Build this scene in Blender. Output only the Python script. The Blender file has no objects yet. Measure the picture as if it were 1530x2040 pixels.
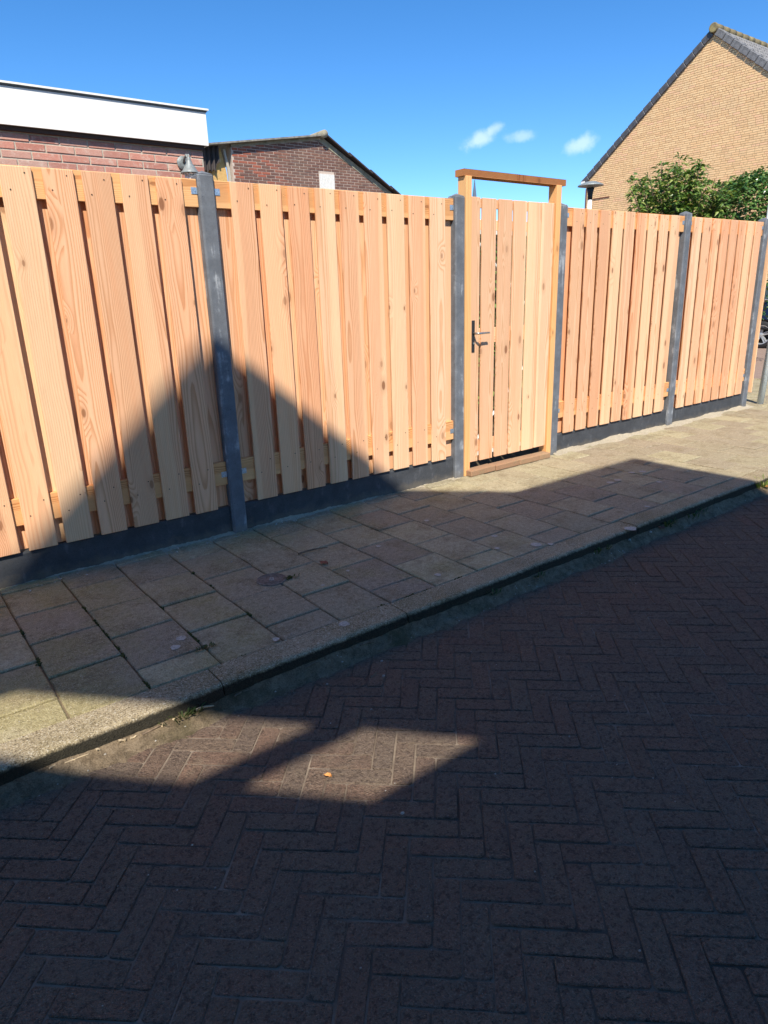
import bpy, bmesh, math, random
import numpy as np
from mathutils import Vector, Matrix, noise as mnoise

random.seed(7)
R = math.radians
scene = bpy.context.scene
COL = scene.collection

# ------------------------------------------------------------------ camera
CAM_F, YAW, PITCH, ROLL = 1351.08, R(36.886), R(17.694), R(-1.883)
CAM = Vector((-1.809, -4.006, 1.470))
f_ = Vector((math.sin(YAW)*math.cos(PITCH), math.cos(YAW)*math.cos(PITCH), -math.sin(PITCH)))
r0 = Vector((math.cos(YAW), -math.sin(YAW), 0)); u0 = r0.cross(f_)
r_ = math.cos(ROLL)*r0 + math.sin(ROLL)*u0
u_ = -math.sin(ROLL)*r0 + math.cos(ROLL)*u0
cam = bpy.data.cameras.new('camera'); cam.sensor_fit = 'VERTICAL'; cam.sensor_height = 36
cam.lens = CAM_F/2040*36; cam.clip_start = 0.05; cam.clip_end = 2000
camo = bpy.data.objects.new('camera', cam); COL.objects.link(camo)
camo.matrix_world = Matrix((( r_.x,u_.x,-f_.x,CAM.x),(r_.y,u_.y,-f_.y,CAM.y),(r_.z,u_.z,-f_.z,CAM.z),(0,0,0,1)))
scene.camera = camo

# ------------------------------------------------------------------ light
SUNV = Vector((.49, .69, -1.0)).normalized()
sun = bpy.data.lights.new('sun', 'SUN'); sun.energy = 5.0; sun.angle = R(.53); sun.color = (1, .92, .79)
suno = bpy.data.objects.new('sun', sun); COL.objects.link(suno)
suno.rotation_euler = SUNV.to_track_quat('-Z', 'Y').to_euler(); suno.location = (-10, -14, 20)
SUN_EL = math.asin(-SUNV.z); SUN_ROT = math.atan2(-SUNV.x, -SUNV.y)

world = bpy.data.worlds.new('World'); scene.world = world; world.use_nodes = True
SKY_STRENGTH, SKY_SAT = .15, 1.29
vs = scene.view_settings
vs.view_transform = 'Standard'; vs.look = 'None'; vs.gamma = 1; vs.exposure = .62; vs.use_curve_mapping = False

# ------------------------------------------------------------------ node helper
class NT:
    def __init__(s, tree): s.t = tree; s.n = tree.nodes; s.l = tree.links
    def node(s, typ, ins=None, **kw):
        n = s.n.new(typ)
        for k, v in kw.items(): setattr(n, k, v)
        for k, v in (ins or {}).items():
            sk = n.inputs[k]
            if isinstance(v, bpy.types.NodeSocket): s.l.new(v, sk)
            else: sk.default_value = v
        return n
    def m(s, op, a, b=None, c=None, clamp=False):
        n = s.n.new('ShaderNodeMath'); n.operation = op; n.use_clamp = clamp
        for i, v in enumerate((a, b, c)):
            if v is None: continue
            if isinstance(v, bpy.types.NodeSocket): s.l.new(v, n.inputs[i])
            else: n.inputs[i].default_value = v
        return n.outputs[0]
    def v(s, op, a, b=None):
        n = s.n.new('ShaderNodeVectorMath'); n.operation = op
        for i, v in enumerate((a, b)):
            if v is None: continue
            if isinstance(v, bpy.types.NodeSocket): s.l.new(v, n.inputs[i])
            else: n.inputs[i].default_value = v
        return n.outputs['Value'] if op in ('DOT_PRODUCT', 'LENGTH', 'DISTANCE') else n.outputs[0]
    def xyz(s, x, y, z):
        n = s.n.new('ShaderNodeCombineXYZ')
        for i, v in enumerate((x, y, z)):
            if isinstance(v, bpy.types.NodeSocket): s.l.new(v, n.inputs[i])
            else: n.inputs[i].default_value = v
        return n.outputs[0]
    def sep(s, v):
        n = s.n.new('ShaderNodeSeparateXYZ'); s.l.new(v, n.inputs[0]); return n.outputs
    def step(s, v, a, b, smooth=True):
        n = s.n.new('ShaderNodeMapRange'); n.interpolation_type = 'SMOOTHSTEP' if smooth else 'LINEAR'
        s.l.new(v, n.inputs[0])
        for i, q in ((1, a), (2, b)):
            if isinstance(q, bpy.types.NodeSocket): s.l.new(q, n.inputs[i])
            else: n.inputs[i].default_value = q
        return n.outputs[0]
    def mix(s, f, a, b, mode='MIX'):
        n = s.n.new('ShaderNodeMix'); n.data_type = 'RGBA'; n.blend_type = mode
        for k, v in ((0, f), (6, a), (7, b)):
            if isinstance(v, bpy.types.NodeSocket): s.l.new(v, n.inputs[k])
            else: n.inputs[k].default_value = v if k == 0 else (*v[:3], 1)
        return n.outputs[2]
    def noise(s, vec, scale=1, detail=3, rough=.55, out=0):
        n = s.node('ShaderNodeTexNoise', {'Vector': vec, 'Scale': scale, 'Detail': detail, 'Roughness': rough}); return n.outputs[out]
    def ramp(s, v, stops):
        n = s.n.new('ShaderNodeValToRGB'); cr = n.color_ramp
        while len(cr.elements) < len(stops): cr.elements.new(.5)
        for e, (p, c) in zip(cr.elements, stops): e.position = p; e.color = (*c, 1)
        s.l.new(v, n.inputs[0]); return n.outputs[0]
    def obj(s): return s.node('ShaderNodeTexCoord').outputs['Object']
    def pos(s): return s.node('ShaderNodeNewGeometry').outputs['Position']
    def rnd(s):
        a = s.node('ShaderNodeObjectInfo').outputs['Random']; b = s.node('ShaderNodeNewGeometry').outputs['Random Per Island']
        return s.m('FRACT', s.m('ADD', a, b))

def mat(name):
    m_ = bpy.data.materials.new(name); m_.use_nodes = True
    t = NT(m_.node_tree); b = t.n['Principled BSDF']; return m_, t, b
def setb(t, b, color=None, rough=None, metal=None, bump=None, bdist=.002, bstr=1.0, spec=None):
    for k, v in (('Base Color', color), ('Roughness', rough), ('Metallic', metal), ('Specular IOR Level', spec)):
        if v is None: continue
        if isinstance(v, bpy.types.NodeSocket): t.l.new(v, b.inputs[k])
        else: b.inputs[k].default_value = (*v, 1) if k == 'Base Color' else v
    if bump is not None:
        n = t.node('ShaderNodeBump', {'Height': bump, 'Distance': bdist, 'Strength': bstr}); t.l.new(n.outputs[0], b.inputs['Normal'])

# ------------------------------------------------------------------ sky
wt = NT(world.node_tree); bgn = wt.n['Background']
sky = wt.node('ShaderNodeTexSky', sky_type='NISHITA', sun_disc=False, sun_elevation=SUN_EL, sun_rotation=SUN_ROT, altitude=0, air_density=.62, dust_density=0.0, ozone_density=2.0)
hs = wt.node('ShaderNodeHueSaturation', {'Hue': .5, 'Saturation': SKY_SAT, 'Value': 1.0, 'Color': sky.outputs[0]})
skyc = hs.outputs[0]
gen = wt.node('ShaderNodeTexCoord').outputs['Generated']
def cloud(c, d, w, h, amt, seed, tilt=0):
    d = Vector(d).normalized(); rt = d.cross(Vector((0, 0, 1))).normalized(); up = rt.cross(d)
    rt2 = rt*math.cos(tilt) + up*math.sin(tilt); up2 = -rt*math.sin(tilt) + up*math.cos(tilt)
    df = wt.v('SUBTRACT', gen, tuple(d))
    a = wt.m('DIVIDE', wt.v('DOT_PRODUCT', df, tuple(rt2)), w); b = wt.m('DIVIDE', wt.v('DOT_PRODUCT', df, tuple(up2)), h)
    dist = wt.m('SQRT', wt.m('ADD', wt.m('MULTIPLY', a, a), wt.m('MULTIPLY', b, b)))
    nz = wt.noise(wt.v('ADD', gen, (seed, seed*.7, 0)), 42, 5, .6)
    mk = wt.step(wt.m('ADD', dist, wt.m('MULTIPLY', wt.m('SUBTRACT', nz, .5), 1.9)), 1.2, .1)
    return wt.mix(wt.m('MULTIPLY', mk, amt), c, (4.9, 5.6, 6.7))
skyc = cloud(skyc, (.695, .694, .186), .026, .011, .5, 1.3, .25)
skyc = cloud(skyc, (.707, .679, .198), .012, .007, .4, 2.1, .3)
skyc = cloud(skyc, (.731, .656, .187), .020, .007, .34, 3.7)
skyc = cloud(skyc, (.781, .601, .173), .024, .011, .46, 5.2, .3)
wt.l.new(skyc, bgn.inputs[0]); bgn.inputs[1].default_value = SKY_STRENGTH

# ------------------------------------------------------------------ materials
def wood_mat(name, early, late, sap, warm=(1, .88, .82), rough=.62, freq=95, sapmax=.85, val=1.0):
    m_, t, b = mat(name)
    P = t.obj(); x, y, z = t.sep(P)
    r = t.node('ShaderNodeObjectInfo').outputs['Random']
    r2 = t.m('FRACT', t.m('MULTIPLY', r, 17.13)); r3 = t.m('FRACT', t.m('MULTIPLY', r, 71.71)); r4 = t.m('FRACT', t.m('MULTIPLY', r, 233.3))
    off = t.xyz(t.m('MULTIPLY', r, 40.), t.m('MULTIPLY', r2, 40.), t.m('MULTIPLY', r3, 90.))
    n1 = t.node('ShaderNodeTexNoise', {'Vector': t.v('ADD', t.v('MULTIPLY', P, (2.0, 2.0, .8)), off), 'Scale': 1., 'Detail': 2., 'Roughness': .5})
    ns = t.sep(n1.outputs['Color'])
    # knots: sparse cells stretched along the grain
    kv = t.v('ADD', t.xyz(t.m('MULTIPLY', x, 7.5), t.m('MULTIPLY', z, 3.4), 0.), off)
    vo = t.node('ShaderNodeTexVoronoi', {'Vector': kv, 'Scale': 1., 'Randomness': .95}, voronoi_dimensions='2D')
    kd = vo.outputs['Distance']; kc = t.sep(vo.outputs['Color'])
    gate = t.m('GREATER_THAN', kc[0], .80)
    size = t.m('MULTIPLY_ADD', kc[1], .10, .05)
    infl = t.m('MULTIPLY', t.step(kd, t.m('MULTIPLY', size, 5.5), 0.), gate)
    X = t.m('ADD', t.m('ADD', x, t.m('MULTIPLY', t.m('SUBTRACT', r2, .5), .20)), t.m('MULTIPLY', t.m('SUBTRACT', ns[0], .5), .07))
    Y = t.m('ADD', t.m('MULTIPLY_ADD', r3, .08, .026), t.m('MULTIPLY', t.m('SUBTRACT', ns[1], .5), .06))
    rr = t.m('SQRT', t.m('ADD', t.m('MULTIPLY', X, X), t.m('MULTIPLY', Y, Y)))
    rw = t.m('ADD', rr, t.m('MULTIPLY', infl, .022))
    n2 = t.noise(t.v('ADD', t.v('MULTIPLY', P, (40, 40, 5)), off), 1, 2)
    ph = t.m('ADD', t.m('MULTIPLY', rw, t.m('MULTIPLY_ADD', r4, 60., freq)), t.m('MULTIPLY', n2, .35))
    saw = t.m('FRACT', ph)
    lw = t.m('MULTIPLY', t.step(saw, .35, .9), t.step(saw, 1., .93))
    n3 = t.noise(t.v('ADD', t.v('MULTIPLY', P, (9, 9, 1.5)), off), 1, 2)
    lw = t.m('MULTIPLY', lw, t.m('MULTIPLY_ADD', n3, 1.1, .4), clamp=True)
    n4 = t.noise(t.v('ADD', t.v('MULTIPLY', P, (420, 420, 9)), off), 1, 2)
    c = t.mix(lw, early, late)
    s0 = t.m('MULTIPLY_ADD', r4, .13, .045)
    sp = t.m('MULTIPLY', t.step(rr, s0, t.m('ADD', s0, .012)), sapmax)
    c = t.mix(sp, c, t.mix(t.m('MULTIPLY', lw, .7), sap, early))
    c = t.mix(t.m('MULTIPLY', r, 1.), c, warm, 'MULTIPLY')
    n5 = t.noise(t.v('ADD', t.v('MULTIPLY', P, (16, 16, .7)), off), 1, 3)
    c = t.mix(t.m('MULTIPLY', t.step(n5, .45, .75), .55), c, (1., .86, .78), 'MULTIPLY')
    fv = t.m('MULTIPLY_ADD', n4, .34, .83); br = t.m('MULTIPLY_ADD', r3, .14, .89*val)
    c = t.mix(1., c, t.node('ShaderNodeCombineColor', {0: t.m('MULTIPLY', fv, br), 1: t.m('MULTIPLY', fv, br), 2: t.m('MULTIPLY', fv, br)}).outputs[0], 'MULTIPLY')
    halo = t.m('MULTIPLY', t.m('MULTIPLY', t.step(kd, t.m('MULTIPLY', size, 2.4), size), gate), .28)
    c = t.mix(halo, c, tuple(q*.72 for q in late))
    core = t.m('MULTIPLY', t.m('MULTIPLY', t.step(kd, size, t.m('MULTIPLY', size, .6)), gate), t.m('MULTIPLY_ADD', kc[2], .5, .35))
    c = t.mix(core, c, (.22, .085, .035))
    setb(t, b, c, rough, bump=t.m('ADD', t.m('MULTIPLY', lw, -.6), t.m('MULTIPLY', n4, .8)), bdist=.0006, spec=.3)
    return m_
M = {}
M['larch'] = wood_mat('larch_wood', (.79, .478, .29), (.61, .315, .16), (.83, .575, .345), freq=92, sapmax=.7)
M['larch_pale'] = wood_mat('pale_larch_wood', (.81, .515, .325), (.65, .37, .20), (.83, .59, .365), warm=(1, .95, .90), freq=92)
M['rail'] = wood_mat('rail_wood', (.72, .39, .17), (.48, .20, .07), (.78, .46, .215), warm=(1, .93, .88), freq=150)
M['frame_wood'] = wood_mat('gate_frame_wood', (.76, .40, .155), (.60, .26, .08), (.79, .46, .20), warm=(1, .95, .9), freq=60)
M['lintel_wood'] = wood_mat('lintel_wood', (.42, .17, .06), (.24, .075, .025), (.45, .2, .075), warm=(1, .95, .9), freq=130)

def concrete_mat(name, base, streak, amt, rough=.75):
    m_, t, b = mat(name); P = t.obj(); g = t.pos()
    r = t.node('ShaderNodeObjectInfo').outputs['Random']
    off = t.xyz(t.m('MULTIPLY', r, 30.), t.m('MULTIPLY', r, 77.), t.m('MULTIPLY', r, 13.))
    n1 = t.noise(t.v('ADD', t.v('MULTIPLY', P, (26, 26, 3.0)), off), 1, 5, .6)
    n2 = t.noise(t.v('ADD', P, off), 9, 5, .65); n3 = t.noise(P, 220, 3, .7)
    c = t.mix(t.step(n2, .3, .7), base, tuple(q*1.45 for q in base))
    vo = t.node('ShaderNodeTexVoronoi', {'Vector': t.v('ADD', P, off), 'Scale': 55.})
    pit = t.m('MULTIPLY', t.step(vo.outputs['Distance'], .16, .10), t.m('GREATER_THAN', t.sep(vo.outputs['Color'])[0], .72))
    c = t.mix(t.m('MULTIPLY', pit, .7), c, tuple(q*.3 for q in base))
    k = t.m('MULTIPLY', t.step(t.m('ADD', t.m('MULTIPLY', n1, .6), t.m('MULTIPLY', n2, .5)), .60, .74), amt)
    c = t.mix(k, c, streak)
    c = t.mix(.25, c, t.ramp(n3, [(.3, (0, 0, 0)), (.7, (1, 1, 1))]), 'SOFT_LIGHT')
    gz = t.sep(g)[2]; sp_ = t.step(t.m('ADD', gz, t.m('MULTIPLY', t.m('SUBTRACT', t.noise(g, 14, 5, .7), .5), .16)), .07, .0)
    c = t.mix(t.m('MULTIPLY', sp_, .35), c, (.20, .165, .115))
    setb(t, b, c, rough, bump=t.m('ADD', n3, t.m('MULTIPLY', n2, 2.)), bdist=.0012, spec=.35)
    return m_
M['post'] = concrete_mat('anthracite_concrete', (.108, .119, .136), (.42, .44, .46), .7)
M['base'] = concrete_mat('anthracite_board_concrete', (.040, .044, .051), (.17, .18, .20), .35)

def tile_mat():
    m_, t, b = mat('concrete_paving_tile'); P = t.pos(); r = t.rnd(); x = t.sep(P)[0]
    n1 = t.noise(P, 170, 2, .8); n2 = t.noise(P, 38, 4, .7); n3 = t.noise(P, 1.9, 5, .6); n4 = t.noise(t.v('ADD', P, (31, 7, 0)), 5.5, 5, .65)
    c = t.mix(r, (.34, .30, .195), (.455, .405, .255))
    c = t.mix(t.m('MULTIPLY', t.m('FRACT', t.m('MULTIPLY', r, 9.7)), .75), c, (.30, .24, .18))
    gr = t.m('MULTIPLY', t.step(t.m('ADD', n3, t.m('MULTIPLY', x, -.06)), .45, .68), .6)
    c = t.mix(gr, c, (.29, .25, .10))
    c = t.mix(t.m('MULTIPLY', t.step(n4, .46, .70), .65), c, (.215, .17, .10))
    c = t.mix(t.m('MULTIPLY', t.step(n1, .56, .70), .6), c, (.68, .60, .46))
    c = t.mix(t.m('MULTIPLY', t.step(n1, .46, .32), .7), c, (.11, .085, .06))
    c = t.mix(.4, c, t.ramp(n2, [(.25, (0, 0, 0)), (.75, (1, 1, 1))]), 'SOFT_LIGHT')
    setb(t, b, c, .9, bump=t.m('ADD', t.m('MULTIPLY', n1, 1.2), t.m('MULTIPLY', n2, .9)), bdist=.006, spec=.08); return m_
M['tile'] = tile_mat()
def paver_mat():
    m_, t, b = mat('red_brown_paver'); P = t.pos(); r = t.rnd()
    n1 = t.noise(P, 190, 2, .8); n2 = t.noise(P, 75, 3, .7); n3 = t.noise(P, 1.6, 4, .6); n4 = t.noise(P, 14, 4, .65)
    c = t.ramp(r, [(0, (.29, .15, .10)), (.25, (.235, .128, .086)), (.5, (.26, .17, .115)), (.7, (.19, .128, .096)), (.85, (.245, .168, .12)), (1, (.31, .155, .098))])
    c = t.mix(t.m('MULTIPLY_ADD', t.step(n3, .4, .7), .3, .5), c, (.185, .148, .116))
    c = t.mix(t.m('MULTIPLY', t.step(n4, .48, .72), .5), c, (.235, .185, .13))
    c = t.mix(t.m('MULTIPLY', t.step(n1, .55, .69), .6), c, (.36, .295, .23))
    c = t.mix(t.m('MULTIPLY', t.step(n2, .51, .36), .65), c, (.085, .062, .05))
    c = t.mix(t.m('MULTIPLY', t.step(n1, .44, .32), .45), c, (.06, .044, .036))
    setb(t, b, c, .88, bump=t.m('ADD', t.m('MULTIPLY', n2, 1.5), n1), bdist=.014, spec=.06); return m_
M['paver'] = paver_mat()
def earth_mat(name, c1, c2, scale=40, bd=.004, c3=None):
    m_, t, b = mat(name); P = t.pos(); n1 = t.noise(P, scale, 5, .7); n2 = t.noise(P, scale*8, 3, .7); n3 = t.noise(P, 3., 4, .6)
    c = t.mix(t.step(n1, .3, .7), c1, c2)
    if c3: c = t.mix(t.step(n3, .5, .68), c, c3)
    c = t.mix(.4, c, t.ramp(n2, [(.25, (0, 0, 0)), (.75, (1, 1, 1))]), 'SOFT_LIGHT')
    setb(t, b, c, .95, bump=t.m('ADD', n1, t.m('MULTIPLY', n2, .6)), bdist=bd, spec=.2); return m_
M['joint'] = earth_mat('joint_sand', (.13, .10, .06), (.23, .18, .115), 30, .003, (.11, .105, .035))
M['roadjoint'] = earth_mat('road_joint_sand', (.235, .19, .145), (.075, .055, .042), 5, .004)
M['sand'] = earth_mat('fine_sand', (.36, .31, .23), (.48, .42, .32), 60, .006)
M['dirt'] = earth_mat('gutter_dirt', (.10, .074, .047), (.21, .16, .105), 22, .008, (.07, .058, .03))
M['soil'] = earth_mat('garden_soil', (.06, .045, .03), (.10, .08, .05), 6, .01)
M['street2'] = earth_mat('side_street_paving', (.23, .165, .135), (.29, .21, .17), 9, .002)
def kerb_mat():
    m_, t, b = mat('kerb_concrete'); P = t.pos(); r = t.rnd(); z = t.sep(P)[2]
    n1 = t.noise(P, 170, 2, .8); n2 = t.noise(P, 45, 4, .7); n3 = t.noise(P, 2.6, 5, .6)
    c = t.mix(r, (.35, .285, .19), (.41, .335, .21))
    c = t.mix(t.m('MULTIPLY', t.step(n3, .42, .64), .7), c, (.24, .195, .10))
    c = t.mix(t.m('MULTIPLY', t.step(n1, .55, .67), .8), c, (.66, .61, .50))
    c = t.mix(t.m('MULTIPLY', t.step(n1, .46, .35), .85), c, (.075, .062, .045))
    c = t.mix(.4, c, t.ramp(n2, [(.25, (0, 0, 0)), (.75, (1, 1, 1))]), 'SOFT_LIGHT')
    face_shade = t.step(t.m('ADD', z, t.m('MULTIPLY', t.m('SUBTRACT', n2, .5), .02)), -.002, -.02)  # shade of the kerb's front face, painted in near black
    c = t.mix(t.m('MULTIPLY', face_shade, .93), c, (.022, .022, .019))
    setb(t, b, c, .92, bump=t.m('ADD', t.m('MULTIPLY', n1, 1.3), n2), bdist=.007, spec=.08); return m_
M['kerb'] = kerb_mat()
def brick_mat(name, stops, grime=(.2, .19, .17), gamt=.3, red=None):
    m_, t, b = mat(name); P = t.pos(); r = t.rnd()
    n1 = t.noise(P, 130, 4, .7); n2 = t.noise(P, 1.3, 5, .6); n3 = t.noise(P, 22, 4, .7)
    c = t.ramp(r, stops)
    c = t.mix(t.m('MULTIPLY', t.step(n3, .5, .75), gamt), c, grime)
    if red: 
        x = t.sep(P)[0]
        c = t.mix(t.m('MULTIPLY', t.step(t.m('ADD', x, t.m('MULTIPLY', n2, 2.)), 8.3, 7.0), t.step(r, .55, .75)), c, red)
    c = t.mix(t.m('MULTIPLY', t.step(n2, .45, .75), .38), c, tuple(q*.72 for q in grime))
    c = t.mix(.3, c, t.ramp(n1, [(.25, (0, 0, 0)), (.75, (1, 1, 1))]), 'SOFT_LIGHT')
    setb(t, b, c, .88, bump=t.m('ADD', n1, n3), bdist=.002, spec=.2); return m_
M['brick_red'] = brick_mat('red_brick', [(0, (.37, .17, .14)), (.15, (.45, .20, .155)), (.35, (.53, .245, .19)), (.7, (.47, .28, .23)), (1, (.57, .29, .22))], (.60, .50, .43), .7)
M['brick_brown'] = brick_mat('dark_brown_brick', [(0, (.135, .072, .058)), (.4, (.165, .088, .070)), (.75, (.19, .10, .075)), (1, (.15, .09, .078))], (.24, .18, .14), .3, (.30, .10, .065))
M['brick_tan'] = brick_mat('tan_brick', [(0, (.70, .45, .235)), (.4, (.84, .575, .31)), (.8, (.79, .51, .265)), (1, (.82, .50, .30))], (.86, .62, .38), .3)
M['brick_step'] = brick_mat('step_brick', [(0, (.30, .17, .10)), (.5, (.36, .22, .13)), (1, (.27, .20, .12))], (.22, .19, .11), .7)
M['mortar_grey'] = earth_mat('grey_mortar', (.44, .40, .33), (.54, .50, .42), 60, .003)
M['mortar_light'] = earth_mat('light_mortar', (.46, .37, .31), (.55, .46, .39), 60, .003, (.30, .25, .2))
M['mortar_brown'] = earth_mat('brown_mortar', (.34, .21, .11), (.40, .255, .14), 60, .003)
M['cement'] = earth_mat('mossy_cement', (.34, .31, .24), (.22, .21, .15), 9, .006, (.13, .13, .09))
def plain(name, c, rough=.5, metal=0., var=.12, scale=30, bd=.0005, spec=.5):
    m_, t, b = mat(name); P = t.obj(); n = t.noise(P, scale, 4, .65)
    cc = t.mix(t.step(n, .3, .7), tuple(q*(1-var) for q in c), tuple(min(1, q*(1+var)) for q in c))
    setb(t, b, cc, rough, metal, bump=n, bdist=bd, spec=spec); return m_
M['white'] = plain('white_paint', (.80, .80, .77), .45, var=.03, scale=6)
M['trimdark'] = plain('dark_zinc', (.13, .13, .12), .5, .3)
M['zinc'] = plain('galvanised_steel', (.64, .71, .73), .5, .05, .12, 45)
M['bracket'] = plain('bracket_steel', (.42, .50, .58), .38, .7, .3, 90)
M['lampgrey'] = plain('grey_lamp_paint', (.20, .225, .23), .5, .1, .2, 40)
M['nail'] = plain('nail_hole', (.03, .015, .01), .8)
M['steel'] = plain('brushed_steel', (.50, .48, .44), .3, .9, .1, 80)
M['blackiron'] = plain('black_iron', (.03, .03, .032), .5, .3)
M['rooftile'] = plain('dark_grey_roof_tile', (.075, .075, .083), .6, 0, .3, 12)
M['rooflit'] = plain('lit_tone_roof_tile', (.16, .16, .165), .7, 0, .3, 12)  # same tile in a paler tone, sunlight painted into the colour
M['ridge'] = earth_mat('lichen_ridge_tile', (.15, .125, .08), (.22, .18, .10), 14, .004, (.32, .26, .12))
M['corr'] = plain('dark_sheet', (.045, .035, .033), .7)
M['foam'] = earth_mat('yellow_board', (.60, .40, .16), (.52, .32, .12), 14, .006, (.62, .50, .30))
M['carpaint'] = plain('navy_car_paint', (.012, .018, .045), .18, .2, .02, 5, 0., .7)
M['rubber'] = plain('tyre_rubber', (.022, .022, .024), .8)
M['alloy'] = plain('alloy_wheel', (.62, .61, .59), .3, .6, .05)
M['carblack'] = plain('black_trim', (.012, .012, .013), .5)
M['iron'] = plain('cast_iron_cover', (.17, .14, .115), .75, .1, .4, 60, .002)
M['slate'] = plain('spire_slate', (.10, .125, .17), .5)
M['render'] = plain('house_render', (.50, .38, .27), .85, 0, .1, 4)
M['twig'] = plain('dry_twig', (.14, .10, .065), .85, 0, .4, 60)
M['chip'] = plain('pale_wood_chip', (.42, .33, .21), .85, 0, .3, 60)
M['pebble'] = plain('pale_pebble', (.33, .30, .26), .8, 0, .4, 60)
M['lichen'] = plain('pale_lichen_spot', (.40, .37, .31), .9, 0, .3, 120)
M['leafdry'] = plain('dry_orange_leaf', (.50, .22, .06), .7, 0, .3, 60)
M['leafred'] = plain('dry_red_leaf', (.22, .07, .04), .7, 0, .3, 60)
m_, t, b = mat('car_window_glass'); setb(t, b, (.05, .07, .065), .05, spec=.8); M['carglass'] = m_
m_, t, b = mat('lamp_glass'); setb(t, b, (.85, .88, .88), .1); b.inputs['Transmission Weight'].default_value = .7; M['lampglass'] = m_
def leaf_mat(name, stops, trans=.25, rough=.38):
    m_, t, b = mat(name); r = t.node('ShaderNodeNewGeometry').outputs['Random Per Island']
    c = t.ramp(r, stops); setb(t, b, c, rough, spec=.5)
    tr = t.node('ShaderNodeBsdfTranslucent', {'Color': t.mix(1., c, (1.3, 1.5, .5), 'MULTIPLY')})
    mx = t.node('ShaderNodeMixShader', {0: trans, 1: b.outputs[0], 2: tr.outputs[0]})
    t.l.new(mx.outputs[0], t.n['Material Output'].inputs[0]); return m_
M['laurel'] = leaf_mat('laurel_leaf', [(0, (.055, .12, .025)), (.4, (.11, .20, .04)), (.7, (.19, .27, .06)), (.9, (.29, .34, .085)), (1, (.33, .23, .09))])
M['ivy'] = leaf_mat('ivy_leaf', [(0, (.035, .095, .024)), (.5, (.075, .16, .04)), (.85, (.14, .23, .06)), (1, (.27, .33, .10))], .18, .3)
M['weed'] = leaf_mat('weed_leaf', [(0, (.035, .06, .018)), (.6, (.06, .09, .025)), (1, (.11, .11, .04))], .3, .6)
M['weed_bright'] = leaf_mat('bright_grass', [(0, (.10, .17, .03)), (.6, (.20, .24, .05)), (1, (.42, .36, .12))], .35, .6)
M['moss'] = earth_mat('joint_moss', (.045, .055, .016), (.085, .085, .025), 50, .004)
M['bark'] = plain('bark', (.09, .065, .045), .9, 0, .3, 60)

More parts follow.
